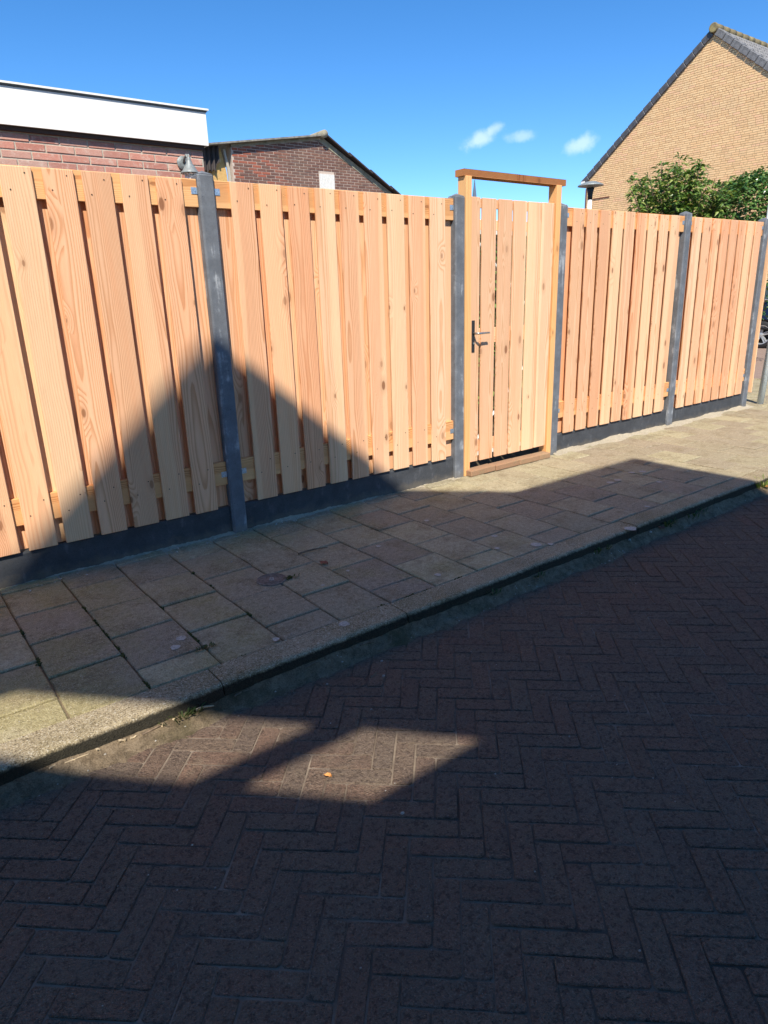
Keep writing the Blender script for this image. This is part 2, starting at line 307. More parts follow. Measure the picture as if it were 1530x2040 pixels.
# ------------------------------------------------------------------ object helpers
def link(name, me, parent=None, loc=(0, 0, 0), rot=None):
    o = bpy.data.objects.new(name, me); COL.objects.link(o)
    if parent is not None: o.parent = parent
    o.location = loc
    if rot is not None: o.rotation_euler = rot
    return o
def tag(o, label=None, cat=None, group=None, kind=None):
    if label: o['label'] = label
    if cat: o['category'] = cat
    if group: o['group'] = group
    if kind: o['kind'] = kind
    return o
def thing(name, loc, label, cat, group=None, rot=None):
    return tag(link(name, None, None, loc, rot), label, cat, group)
class MB:
    def __init__(s): s.v = []; s.f = []
    def add(s, vs, fs):
        n = len(s.v); s.v += [tuple(q) for q in vs]; s.f += [tuple(i+n for i in f) for f in fs]; return s
    def box(s, a, b):
        x0, y0, z0 = a; x1, y1, z1 = b
        return s.add([(x0,y0,z0),(x1,y0,z0),(x1,y1,z0),(x0,y1,z0),(x0,y0,z1),(x1,y0,z1),(x1,y1,z1),(x0,y1,z1)],
            [(0,3,2,1),(4,5,6,7),(0,1,5,4),(1,2,6,5),(2,3,7,6),(3,0,4,7)])
    def prism(s, poly, axis, a, b):
        # poly: 2-D points; axis 0: poly=(y,z) extruded along x; 1: (x,z) along y; 2: (x,y) along z
        def P(p, h): return (h, p[0], p[1]) if axis == 0 else ((p[0], h, p[1]) if axis == 1 else (p[0], p[1], h))
        n = len(poly); vs = [P(p, a) for p in poly] + [P(p, b) for p in poly]
        fs = [tuple(range(n))[::-1], tuple(range(n, 2*n))] + [(i, (i+1) % n, n+(i+1) % n, n+i) for i in range(n)]
        return s.add(vs, fs)
    def tube(s, pts, rad, seg=8, cap=True):
        pts = [Vector(p) for p in pts]; rings = []
        for i, p in enumerate(pts):
            d = (pts[min(i+1, len(pts)-1)] - pts[max(i-1, 0)]).normalized()
            a = d.orthogonal().normalized() if i == 0 else (a - d*a.dot(d)).normalized()
            b = d.cross(a); rr = rad[i] if isinstance(rad, (list, tuple)) else rad
            rings.append([p + (a*math.cos(2*math.pi*k/seg) + b*math.sin(2*math.pi*k/seg))*rr for k in range(seg)])
        vs = [q for r in rings for q in r]; fs = []
        for i in range(len(rings)-1):
            for k in range(seg): fs.append((i*seg+k, i*seg+(k+1) % seg, (i+1)*seg+(k+1) % seg, (i+1)*seg+k))
        if cap: fs += [tuple(range(seg))[::-1], tuple((len(rings)-1)*seg+k for k in range(seg))]
        return s.add(vs, fs)
    def lathe(s, prof, c=(0, 0, 0), seg=20, axis=2, cap=True):
        vs = []; fs = []; n = len(prof)
        for k in range(seg):
            a = 2*math.pi*k/seg
            for r, z in prof:
                q = (r*math.cos(a), r*math.sin(a), z)
                if axis == 0: q = (z, r*math.cos(a), r*math.sin(a))
                if axis == 1: q = (r*math.cos(a), z, r*math.sin(a))
                vs.append((c[0]+q[0], c[1]+q[1], c[2]+q[2]))
        for k in range(seg):
            for i in range(n-1): fs.append((k*n+i, ((k+1) % seg)*n+i, ((k+1) % seg)*n+i+1, k*n+i+1))
        if cap: fs.append(tuple(k*n for k in range(seg))[::-1]); fs.append(tuple(k*n+n-1 for k in range(seg)))
        return s.add(vs, fs)
    def mesh(s, name, m_, bevel=0, smooth=False, seg=1):
        me = bpy.data.meshes.new(name); me.from_pydata(s.v, [], s.f)
        bm = bmesh.new(); bm.from_mesh(me)
        if bevel: bmesh.ops.bevel(bm, geom=bm.edges[:], offset=bevel, segments=seg, affect='EDGES', profile=.5, clamp_overlap=True)
        bmesh.ops.recalc_face_normals(bm, faces=bm.faces[:]); bm.to_mesh(me); bm.free()
        if smooth:
            for p in me.polygons: p.use_smooth = True
        me.materials.append(m_); me.update(); return me
    def obj(s, name, m_, parent=None, loc=(0, 0, 0), rot=None, bevel=0, smooth=False, seg=1):
        return link(name, s.mesh(name, m_, bevel, smooth, seg), parent, loc, rot)
def clip(poly, a, b, c):          # keep a*x+b*y<=c
    out = []
    for i in range(len(poly)):
        p, q = poly[i], poly[(i+1) % len(poly)]; dp = a*p[0]+b*p[1]-c; dq = a*q[0]+b*q[1]-c
        if dp <= 0: out.append(p)
        if dp*dq < 0:
            k = dp/(dp-dq); out.append((p[0]+(q[0]-p[0])*k, p[1]+(q[1]-p[1])*k))
    return out
def area(poly): return .5*sum(poly[i][0]*poly[(i+1) % len(poly)][1]-poly[(i+1) % len(poly)][0]*poly[i][1] for i in range(len(poly)))
def slab_geo(poly, top, bottom, cham):
    """convex polygon (u,v) -> chamfered slab verts (u,v,w) and faces, open underneath"""
    if area(poly) < 0: poly = poly[::-1]
    n = len(poly); cx = sum(p[0] for p in poly)/n; cy = sum(p[1] for p in poly)/n
    ins = []
    for i in range(n):
        p0, p1, p2 = Vector(poly[i-1]), Vector(poly[i]), Vector(poly[(i+1) % n])
        d1 = (p1-p0).normalized(); d2 = (p2-p1).normalized(); n1 = Vector((-d1.y, d1.x)); n2 = Vector((-d2.y, d2.x))
        bs = (n1+n2); k = bs.length_squared
        off = bs*(2*cham/k) if k > .2 else n1*cham
        ins.append(p1+off)
    vs = [(p[0], p[1], bottom) for p in poly] + [(p[0], p[1], top-cham) for p in poly] + [(p[0], p[1], top) for p in ins]
    fs = [(i, (i+1) % n, n+(i+1) % n, n+i) for i in range(n)] + [(n+i, n+(i+1) % n, 2*n+(i+1) % n, 2*n+i) for i in range(n)] + [tuple(range(2*n, 3*n))]
    return vs, fs
def screen(P):
    d = Vector(P) - CAM; zf = d.dot(f_)
    if zf < .1: return None
    return 765 + CAM_F*d.dot(r_)/zf, 1020 - CAM_F*d.dot(u_)/zf, zf
def inframe(P, mg=60):
    q = screen(P); return q is not None and -mg < q[0] < 1530+mg and -mg < q[1] < 2040+mg
def at(px, py, axis, val):
    d = r_*((px-765)/CAM_F) - u_*((py-1020)/CAM_F) + f_; k = (val-CAM[axis])/d[axis]; return CAM + d*k

# ------------------------------------------------------------------ ground
tag(MB().box((-300, -300, -.6), (400, 400, -.13)).obj('ground', M['soil']), kind='structure')
road = tag(MB().box((-30, -5.45, -.3), (10.2, -1.62, -.1042)).obj('road', M['roadjoint']), kind='structure')
pave = MB().box((-30, -1.6, -.3), (9.6, .12, -.011)).add(*[[], []]); pave.box((6.95, .12, -.3), (9.6, 30, -.011))
pavement = tag(pave.obj('pavement', M['joint']), kind='structure')
tag(MB().box((9.75, -1.4, -.3), (19.6, 60, -.1)).obj('side_street', M['street2']), kind='structure')
kerb = tag(MB().box((-30, -1.66, -.3), (9.6, -1.56, -.03)).obj('kerb', M['joint']), kind='structure')
KY0, KY1 = -1.688, -1.531

# road pavers: herringbone, three widths to a length
W, L = .0745, .2235
ang = R(-42.3); ud = Vector((math.cos(ang), math.sin(ang))); vd = Vector((math.sin(ang), -math.cos(ang)))  # vd: "down" in the picture
O0 = Vector((-.795, -2.173)); J = .0028
def uv2w(u, v): p = O0 + ud*u + vd*v; return (p.x, p.y)
bricks = []
for i in range(-90, 91):
    for j in range(-30, 31):
        bu, bv = i*W + j*L, i*W - j*L
        for kind in (0, 1):
            if kind == 0: q = (bu, bv, bu+L, bv+W)
            else: q = (bu+L, bv+W-L, bu+L+W, bv+W)
            cu, cv = (q[0]+q[2])/2, (q[1]+q[3])/2; c = uv2w(cu, cv)
            if not (-3.4 < c[0] < 9.4 and -5.4 < c[1] < KY0+.12): continue
            if c[0] > 4.2 and c[1] < -4: continue
            bricks.append((kind, q, c))
pv_mesh = {}
def paver_poly(kind, k):
    hl, hw = (L/2-J, W/2-J); rg = random.Random(100*kind+k); e = .0022
    pts = [(-hl, -hw), (hl, -hw), (hl, hw), (-hl, hw)] if kind == 0 else [(-hw, -hl), (hw, -hl), (hw, hl), (-hw, hl)]
    out = []; pts = [(u + rg.uniform(-e, e), v + rg.uniform(-e, e)) for u, v in pts]
    for a in range(4):      # worn corners
        p0, p1, p2 = Vector(pts[a-1]), Vector(pts[a]), Vector(pts[(a+1) % 4]); q = rg.uniform(.003, .008)
        for w in (p1 + (p0-p1).normalized()*q, p1 + (p2-p1).normalized()*q):
            p = ud*w.x + vd*w.y; out.append((p.x, p.y))
    return out
for kind in (0, 1):
    for k in range(8):
        vs, fs = slab_geo(paver_poly(kind, k), 0, -.05, .0022); pv_mesh[kind, k] = MB().add(vs, fs).mesh('brick_paver', M['paver'])
def pscore(c):
    q = screen((c[0], c[1], -.1))
    if q is None or not (-25 < q[0] < 1555 and -25 < q[1] < 2065): return 0
    return 1/q[2]**2
rest = MB(); cand = []
for kind, q, c in bricks:
    dz = -.1 + random.uniform(-.0013, .0016) + .0015*mnoise.noise(Vector((c[0]*1.2, c[1]*1.2, 0)))
    full = paver_poly(kind, random.randrange(8)); lim = KY0 - .012
    if max(p[1]+c[1] for p in full) > lim:
        pl = clip([(p[0]+c[0], p[1]+c[1]) for p in full], 0, 1, lim)
        if len(pl) < 3 or abs(area(pl)) < .002: continue
        vs, fs = slab_geo(pl, 0, -.05, .003); rest.add([(v[0], v[1], v[2]+dz) for v in vs], fs); continue
    cand.append((pscore(c), kind, c, dz))
cand.sort(key=lambda a: -a[0])
for n, (sc, kind, c, dz) in enumerate(cand):
    k = random.randrange(8); tx, ty = random.gauss(0, .006), random.gauss(0, .006)
    if n < 300:
        link('brick_paver', pv_mesh[kind, k], road, (c[0], c[1], dz), (tx, ty, random.gauss(0, .006)))
    else:
        vs, fs = slab_geo(paver_poly(kind, k), 0, -.05, .0022)
        rest.add([(v[0]+c[0], v[1]+c[1], v[2]+dz + tx*v[1] - ty*v[0]) for v in vs], fs)
tag(rest.obj('brick_pavers', M['paver'], road), kind='stuff')

# pavement tiles
TW, TL, TJ = .3055, .366, .0038
trest = MB(); tcand = []
for i in range(-12, 36):
    x0 = -1.45 + TW*i; x1 = x0+TW
    o = -.80 if i % 2 == 0 else -.982
    for j in range(-4, 10):
        y0 = o + TL*j; y1 = y0+TL
        top = .02 if x0 < 6.95 else 3.0
        p = [(x0+TJ, y0+TJ), (x1-TJ, y0+TJ), (x1-TJ, y1-TJ), (x0+TJ, y1-TJ)]
        p = clip(clip(p, 0, -1, -(KY1+.004)), 0, 1, top)
        if len(p) < 3 or abs(area(p)) < .002: continue
        cx = (p[0][0]+p[2][0])/2; cy = (min(a[1] for a in p)+max(a[1] for a in p))/2
        q = screen((cx, cy, 0)); s_ = 1/q[2]**2 if q and inframe((cx, cy, 0), 40) else 0
        tcand.append((s_, p, cx, cy, x0))
# water cover hole
CVX, CVY, CVR = -.245, -.872, .083
tcand.sort(key=lambda a: -a[0]); tm = {}
for n, (s_, p, cx, cy, x0) in enumerate(tcand):
    dz = random.uniform(-.003, .003); tx, ty = random.gauss(0, .009), random.gauss(0, .009)
    loc = [(a[0]-cx, a[1]-cy) for a in p]; key = tuple(round(v, 3) for a in loc for v in a)
    if n < 300:
        if key not in tm:
            vs, fs = slab_geo(loc, 0, -.04, .0055); tm[key] = MB().add(vs, fs).mesh('paving_tile', M['tile'])
        link('paving_tile', tm[key], pavement, (cx, cy, dz), (tx, ty, random.gauss(0, .003)))
    else:
        vs, fs = slab_geo(loc, dz, -.04, .004); trest.add([(v[0]+cx, v[1]+cy, v[2]) for v in vs], fs)
if trest.v: tag(trest.obj('paving_tiles', M['tile'], pavement), kind='stuff')

# kerb stones with a rounded front edge
prof = [(KY1-.003, -.25), (KY1-.003, -.001), (KY1-.006, .002), (KY0+.030, .001), (KY0+.018, -.001), (KY0+.009, -.005), (KY0+.004, -.010), (KY0+.001, -.018), (KY0, -.05), (KY0-.002, -.25)]
xs = [-5.8+.9635*k for k in range(17)]; off = -.905 - xs[5]
for k in range(16):
    x0, x1 = xs[k]+off+.003, xs[k+1]+off-.003; n = 12; vs = []; fs = []
    mb = MB()
    for i in range(n+1):
        x = x0+(x1-x0)*i/n; e = .003 if i in (0, n) else 0
        for y, z in prof:
            jz = .0025*mnoise.noise(Vector((x*9, y*30, z*30))); vs.append((x-(x0+x1)/2, y + (e if y < KY0+.03 else 0) + jz, z - (e*.6 if z > -.03 else 0) + jz))
    m = len(prof)
    for i in range(n):
        for a in range(m): fs.append((i*m+a, i*m+(a+1) % m, (i+1)*m+(a+1) % m, (i+1)*m+a))
    fs += [tuple(range(m)), tuple(n*m+a for a in range(m))[::-1]]
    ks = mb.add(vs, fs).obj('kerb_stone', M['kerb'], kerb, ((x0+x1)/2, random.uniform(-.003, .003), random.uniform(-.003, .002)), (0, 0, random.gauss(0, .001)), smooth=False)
# kerb of the side street
for k in range(4):
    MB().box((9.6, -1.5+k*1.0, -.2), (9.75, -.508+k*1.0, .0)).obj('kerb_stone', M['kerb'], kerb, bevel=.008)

# sand ridge against the fence foot, dirt in the gutter
def strip(name, x0, x1, y0, y1, base, hfun, m_, nx, ny):
    vs = []; fs = []
    for i in range(nx+1):
        for j in range(ny+1):
            x = x0+(x1-x0)*i/nx; v = j/ny; y = y0+(y1-y0)*v
            vs.append((x, y, base + hfun(x, y, v)))
    for i in range(nx):
        for j in range(ny): fs.append((i*(ny+1)+j, (i+1)*(ny+1)+j, (i+1)*(ny+1)+j+1, i*(ny+1)+j+1))
    o = MB().add(vs, fs).obj(name, m_); return o
N = lambda x, y, s, o=0: mnoise.noise(Vector((x*s+o, y*s, o)))
def hsand(x, y, v):
    amp = .022 + .022*N(x, 0, 1.1, 3) + .012*N(x, 0, 4, 8) + (.03 if x > 3.2 else 0)*max(0, .6+N(x, 0, 2, 5)) + .012*max(0, N(x, 0, 3.3, 1))
    w = .55 + .35*N(x, 0, 2.4, 11)+.2*N(x, 0, 9, 2)
    return -.016 + amp*max(0, (v-1+w)/w)**1.2 + .007*N(x, y, 18)*v + .004*N(x, y, 60)*(.3+v)
so = strip('sand', -3, 2.0, -.16, .05, .004, hsand, M['sand'], 420, 16); tag(so, kind='stuff')
so = strip('sand', 3.2, 7.0, -.24, .05, .004, hsand, M['sand'], 320, 18); tag(so, kind='stuff')
def hdirt(x, y, v):
    w = .60+.20*N(x, 0, 1.6, 21)+.16*N(x, 0, 6, 2); h = .070+.010*N(x, 0, 1.3, 5)+.006*N(x, 0, 5, 9)
    return -.012 + h*max(0, (v-1+w)/w)**1.5 + .006*N(x, y, 14) + .004*N(x, y, 50)
def zdirt(px, py, z):
    p = at(px, py, 2, z)
    for _ in range(4):
        v = (p.y+1.90)/(KY0+.02+1.90)
        zz = max(z, -.1+hdirt(p.x, p.y, v)+.002) if 0 < v < .98 and p.x < 7 else z
        p = at(px, py, 2, zz)
    if z < -.05 and p.y > KY0-.016:
        y = KY0-.016; v = (y+1.90)/(KY0+.02+1.90); p = Vector((p.x, y, -.1+hdirt(p.x, y, v)+.003))
    return p
so = strip('dirt', -3, 7, -1.90, KY0+.02, -.1, hdirt, M['dirt'], 600, 16); tag(so, kind='stuff')

# ------------------------------------------------------------------ fence
PX = dict(Z=-1.99, A=0., B=2.001, C=3.205, D=5.175, E=6.854)
def plank_mesh(w, t_, h, m_, name='plank', bev=.0025):
    return MB().box((-w/2, -t_/2, 0), (w/2, t_/2, h)).mesh(name, m_, bevel=bev)
HORIZ = (0, R(90), 0)            # length (local z) laid along x
ZB, ZT = .182, 2.133
PM = plank_mesh(.149, .016, ZT-ZB, M['larch']); PMP = plank_mesh(.149, .016, ZT-ZB, M['larch_pale'])
def panel(x0, x1, rights, label):
    cx = (x0+x1)/2; t = thing('larch_fence', (cx, .03, 0), label, 'fence panel', 'larch fence panels between the concrete posts')
    t0 = random.Random(int(x0*10))
    nails = MB()
    def nail(x, y, z):
        c = [(x+.0040*math.cos(a), y, z+.0040*math.sin(a)) for a in [k*math.pi/3 for k in range(6)]]; nails.add(c, [tuple(range(6))])
    for xr in rights:
        xc = xr-.0745
        link('plank', random.choice((PM, PM, PM, PMP)), t, (xc-cx, .013-.03+t0.uniform(-.0012, .0012), ZB+t0.uniform(-.003, .003)), (0, t0.gauss(0, .0012), t0.choice((0, math.pi))+t0.gauss(0, .006)))
        for zz in (2.10, 2.025, .455, .375):
            s = t0.choice((-1, 1))
            nail(xc-cx + (-.035 if zz in (2.025, .375) else .038)+t0.uniform(-.006, .006), .0032-.03, zz+t0.uniform(-.008, .008))
    gaps = [(rights[i], rights[i+1]-.149) for i in range(len(rights)-1)]
    gs = [(a+b)/2 for a, b in gaps]
    pitch = rights[1]-rights[0]
    gs = [max(x0+.075, gs[0]-pitch)] + gs + [min(x1-.075, gs[-1]+pitch)]
    for g in gs:
        link('plank', random.choice((PM, PM, PMP)), t, (g-cx+.008, .0595-.03, ZB+t0.uniform(-.003, .003)), (0, t0.gauss(0, .001), t0.choice((0, math.pi))))
    for zc, hh in ((2.0625, .149), (.406, .152)):
        me = plank_mesh(hh, .0295, x1-x0, M['rail'], 'rail'); link('rail', me, t, (x0-cx, .0362-.03, zc), HORIZ)
    for xx in (x0, x1):
        for zc in (2.075, .40):
            s = 1 if xx == x0 else -1
            MB().box((-.022, -.0015, -.018), (.022, .0015, .018)).box((-.004, -.004, -.004), (.004, -.001, .004)).obj('bracket', M['bracket'], t, (xx+s*.016-cx, .020-.03, zc), bevel=.0006)
    o = nails.obj('nail_holes', M['nail'], t); tag(o, kind='stuff')
    return t
panel(-1.94, -.05, [-.141-.1945*k for k in range(8, -1, -1)], 'nearest larch fence panel, left of the first dark post, below the red brick extension')
panel(.05, 1.951, [.298+.1945*k for k in range(9)], 'larch fence panel between the first dark post and the gate, below the dark shed')
panel(3.255, 5.125, [3.491+.1898*k for k in range(9)], 'larch fence panel directly right of the gate, standing in full sun')
panel(5.225, 6.804, [5.442+.187*k for k in range(7)]+[6.747], 'farthest larch fence panel, last one before the grey steel pole')
# return panel running back from the last post
t = thing('larch_fence', (6.915, .9, 0), 'larch fence panel seen edge-on, turning the corner behind the last post', 'fence panel', 'larch fence panels between the concrete posts')
for k in range(9):
    link('plank', PM, t, (.013, -.9+.045+.0745+.1945*k-.08, .182), (0, 0, R(90)))
for zc in (2.06, .5): link('rail', plank_mesh(.149, .02, 1.75, M['rail'], 'rail'), t, (-.007, -.86, zc), (R(-90), 0, R(0)) )

def post(key, label, zt=2.166):
    x = PX[key]; mb = MB().box((-.05, 0, -.1), (.05, .1, zt-.0)); o = mb
    me = o.mesh('fence_post', M['post'], bevel=.010)
    ob = link('fence_post', me, None, (x, -.004, 0)); tag(ob, label, 'fence post', 'anthracite concrete fence posts')
    cap = MB().add([(-.044, .006, zt), (.044, .006, zt), (.044, .094, zt), (-.044, .094, zt), (0, .05, zt+.022)], [(0, 1, 4), (1, 2, 4), (2, 3, 4), (3, 0, 4)])
    cap.obj('cap', M['post'], ob, (0, 0, -.0005)); return ob
post('Z', 'dark concrete post at the near end of the nearest fence panel')
post('A', 'first dark concrete post, nearest the camera, under the wall lamp')
post('B', 'dark concrete post left of the gate, beside the door handle', 2.156)
post('C', 'dark concrete post right of the gate, beside the hinge side of its frame', 2.15)
post('D', 'dark concrete post with pale streaks, standing before the laurel shrub')
post('E', 'farthest dark concrete post at the corner by the grey steel pole')
LB = {'Z': 'lowest concrete board of the fence, under the nearest panel', 'A': 'dark concrete ground board half in sun, left of the gate', 'C': 'dark concrete ground board right of the gate', 'D': 'dark concrete ground board under the farthest panel'}
for a, b in (('Z', 'A'), ('A', 'B'), ('C', 'D'), ('D', 'E')):
    x0, x1 = PX[a]+.05, PX[b]-.05
    mb = MB().prism([(.024, -.1), (.024, .168), (.029, .178), (.065, .178), (.070, .168), (.070, -.1)], 0, -(x1-x0)/2, (x1-x0)/2)
    ob = mb.obj('ground_board', M['base'], None, ((x0+x1)/2, 0, 0)); tag(ob, LB[a], 'ground board', 'concrete ground boards under the fence')

# ------------------------------------------------------------------ gate
g = thing('garden_gate', (2.59, 0, .105), 'wooden board gate with a steel lever handle, under the raised lintel', 'gate')
def gl(x, y, z): return (x-2.59, y, z-.105)
for k, (a, b_) in enumerate(((2.112, 2.207), (2.232, 2.383), (2.414, 2.565), (2.584, 2.735), (2.757, 2.908), (2.922, 3.073))):
    link('board', plank_mesh(b_-a, .018, 2.155-.108, M['larch_pale'], 'board'), g, gl((a+b_)/2, .006, .108+random.uniform(-.002, .002)), (0, 0, random.choice((0, math.pi))))
for zc, h in ((2.118, .066), (1.966, .075), (1.135, .12), (.235, .10)):
    link('rail', plank_mesh(h, .022, .95, M['larch_pale'], 'rail'), g, gl(2.115, .027, zc), HORIZ)
sf = MB()
for z0 in (1.90, .15): sf.box((2.12-2.59, .018, z0-.105), (3.07-2.59, .038, z0+.035-.105))
for x0 in (2.135, 3.03): sf.box((x0-2.59, .0165, .15-.105), (x0+.035-2.59, .0365, 1.935-.105))
sf.obj('steel_frame', M['zinc'], g)
for (xa, za), (xb, zb) in (((2.19, 1.86), (3.03, 1.15)), ((3.03, 1.10), (2.19, .26))):
    MB().tube([gl(xa, .024, za), gl(xb, .024, zb)], .011, 6).obj('brace', M['zinc'], g)
hd = MB().box((-.016, -.006, -.13), (.016, .0, .115)).obj('handle', M['blackiron'], g, gl(2.138, -.0035, 1.145), bevel=.002)
MB().tube([(0, 0, .016), (0, -.045, .016), (.012, -.056, .016), (.125, -.056, .016)], [.0085, .0085, .009, .0075], 10).obj('lever', M['steel'], hd, (0, -.004, 0), smooth=True)
MB().tube([(0, -.006, -.062), (0, -.010, -.062)], .008, 10).obj('lock_cylinder', M['steel'], hd, (0, -.002, 0))
gf = thing('gate_frame', (2.59, .035, 0), 'raised timber gate frame, two posts joined by a grooved lintel', 'gate frame')
link('frame_post', MB().box((-.0295, -.045, 0), (.0295, .045, 2.292)).mesh('frame_post', M['frame_wood'], bevel=.002), gf, (2.0795-2.59, 0, .002))
link('frame_post', MB().box((-.03, -.045, 0), (.03, .045, 2.292)).mesh('frame_post', M['frame_wood'], bevel=.002), gf, (3.1135-2.59+.006, 0, .002))
lt = [(-.0235, 0), (-.0235, .096), (.0235, .096), (.0235, 0)]
gp = []
for k in range(6):
    z0 = -.0215+k*.0074; gp += [(z0, .0), (z0+.005, .0), (z0+.0055, .0025), (z0+.0069, .0025)]
gp = [(q[1], q[0]) for q in gp] + [(.0, .0235), (.096, .0235), (.096, -.0235), (.0, -.0235)]
MB().prism([(p[0], p[1]) for p in gp], 0, -.59, .585).obj('lintel', M['lintel_wood'], gf, (2.036-2.59+.59, -.036, 2.3185))
st = thing('brick_step', (2.56, -.03, 0), 'low step of weathered red bricks under the gate', 'step')
xx = 2.067
for k, (x0, x1) in enumerate(((2.066, 2.357), (2.367, 2.657), (2.667, 2.925), (2.935, 3.085))):
    MB().box((-(x1-x0)/2, -.05, -.05), ((x1-x0)/2, .05, .0)).obj('brick', M['brick_step'], st, ((x0+x1)/2-2.56, .012+random.uniform(-.004, .004), .054-.002*k), (random.gauss(0, .01), random.gauss(0, .008), random.gauss(0, .01)), bevel=.006, seg=2)

# ------------------------------------------------------------------ brick wall builder
def brick_wall(wall, T, axis, plane, outward, zr, ur, hp, mats, single_max, score=None, bl=.21, bh=.05, jt=.0115, bond='stretcher', name='brick', holes=(), proud=.006):
    """axis 0: wall in the yz plane at x=plane, u=y ; axis 1: wall in the xz plane, u=x. hp: half planes a*u+b*z<=c"""
    course = bh+jt; rows = []; z = zr[0]; r = 0
    while z < zr[1]:
        rg = random.Random(r*31+int(plane*10)); u = ur[0] - (.5*(bl+jt) if r % 2 else 0) - (rg.random()*.2 if bond == 'wild' else 0)
        while u < ur[1]:
            ln = bl if bond != 'wild' or rg.random() > .3 else .1
            p = [(u, z), (u+ln, z), (u+ln, z+bh), (u, z+bh)]
            for a, b_, c in hp: p = clip(p, a, b_, c) if len(p) >= 3 else []
            ok = len(p) >= 3 and abs(area(p)) > .0012
            if ok:
                for h in holes:
                    if h[0]-.008 < u+ln and u < h[1]+.008 and h[2]-.005 < z+bh and z < h[3]+.005:
                        pieces = []
                        if u < h[0]-.03: pieces.append(clip(p, 1, 0, h[0]-.008))
                        if u+ln > h[1]+.03: pieces.append(clip(p, -1, 0, -(h[1]+.008)))
                        rows += [(q, False) for q in pieces if len(q) >= 3 and abs(area(q)) > .001]; ok = False; break
            if ok: rows.append((p, len(p) == 4 and abs(abs(area(p))-ln*bh) < 1e-6))
            u += ln+jt
        z += course; r += 1
    def W3(u, z, w): return (plane+outward*w, u, z) if axis == 0 else (u, plane+outward*w, z)
    items = []
    for p, full in rows:
        cu = sum(q[0] for q in p)/len(p); cz = sum(q[1] for q in p)/len(p)
        items.append((score(cu, cz) if score else 0, cu, cz, p, full))
    items.sort(key=lambda a: -a[0]); cache = {}; rest = MB()
    for n, (s_, cu, cz, p, full) in enumerate(items):
        w = proud + random.uniform(-.0015, .0015)
        lp = [(q[0]-cu, q[1]-cz) for q in p]
        if n < single_max:
            key = tuple(round(v, 4) for q in lp for v in q)
            if key not in cache:
                vs, fs = slab_geo(lp, 0, -.02, .0025)
                cache[key] = MB().add([(outward*v[2], v[0], v[1]) if axis == 0 else (v[0], outward*v[2], v[1]) for v in vs], fs).mesh(name, mats)
            c = Vector(W3(cu, cz, w)) - T; link(name, cache[key], wall, c)
        else:
            vs, fs = slab_geo(lp, w, -.02, .0025); rest.add([Vector(W3(v[0]+cu, v[1]+cz, v[2]))-T for v in vs], fs)
    if rest.v: tag(rest.obj(name+'s', mats, wall), kind='stuff')

# ------------------------------------------------------------------ red brick extension
T = Vector((-1.2, 4., 0)); ext = thing('brick_extension', T, 'flat-roofed red brick extension with a broad white fascia', 'building')
wl = MB().box((-4.2+1.2, 2.425-4, 0), (1.089+1.2, 6.5-4, 2.829)).obj('wall', M['mortar_grey'], ext)
brick_wall(wl, T, 1, 2.425, -1, (2.035, 2.83), (-2.9, 1.13), [(1, 0, 1.09), (-1, 0, 2.8), (0, 1, 2.82)], M['brick_red'], 300)
MB().box((-4.3+1.2, 2.375-4, 2.83), (1.112+1.2, 6.55-4, 3.07)).obj('roof', M['trimdark'], ext)
MB().box((-4.35+1.2, 2.362-4, 2.807), (1.128+1.2, 2.384-4, 3.072)).box((1.112+1.2, 2.386-4, 2.807), (1.128+1.2, 6.56-4, 3.072)).obj('fascia', M['white'], ext)
MB().box((-4.36+1.2, 2.354-4, 3.074), (1.136+1.2, 2.40-4, 3.085)).obj('roof_trim', M['trimdark'], ext)
MB().box((-4.37+1.2, 2.342-4, 3.086), (1.15+1.2, 2.42-4, 3.100)).obj('roof_edge', M['white'], ext)
MB().box((-4.2+1.2, 2.39-4, 2.775), (1.095+1.2, 2.418-4, 2.806)).obj('soffit_batten', plain('dark_batten', (.06, .035, .025), .7), ext)

lp = thing('wall_lamp', (.885, 2.41, 2.656), 'grey bell-shaped coach lamp on the red brick wall', 'lamp')
MB().lathe([(.0, .0), (.056, .0), (.056, .008), (.045, .014), (.032, .02), (.0, .022)], (0, 0, 0), 20, 1).obj('backplate', M['lampgrey'], lp, (0, 0, 0), rot=(0, 0, math.pi), smooth=False)
MB().tube([(0, -.01, -.01), (.0, -.05, .035), (.003, -.085, .05), (.01, -.105, .015)], .011, 8).obj('arm', M['lampgrey'], lp, smooth=True)
MB().lathe([(.004, .056), (.011, .048), (.006, .034), (.018, .022), (.016, .012), (.022, .0), (.028, -.02), (.045, -.045), (.062, -.075), (.083, -.095), (.083, -.102), (.06, -.098), (.02, -.06)], (.012, -.11, 0), 24).obj('lamp_shade', M['lampgrey'], lp, smooth=True)
MB().lathe([(.05, -.098), (.036, -.24)], (.012, -.11, 0), 6).obj('lamp_glass', M['lampglass'], lp)
br = MB()
for k in range(6):
    a = k*math.pi/3; br.tube([(.012+.051*math.cos(a), -.11+.051*math.sin(a), -.098), (.012+.037*math.cos(a), -.11+.037*math.sin(a), -.24)], .004, 6)
br.obj('lamp_bars', M['white'], lp)

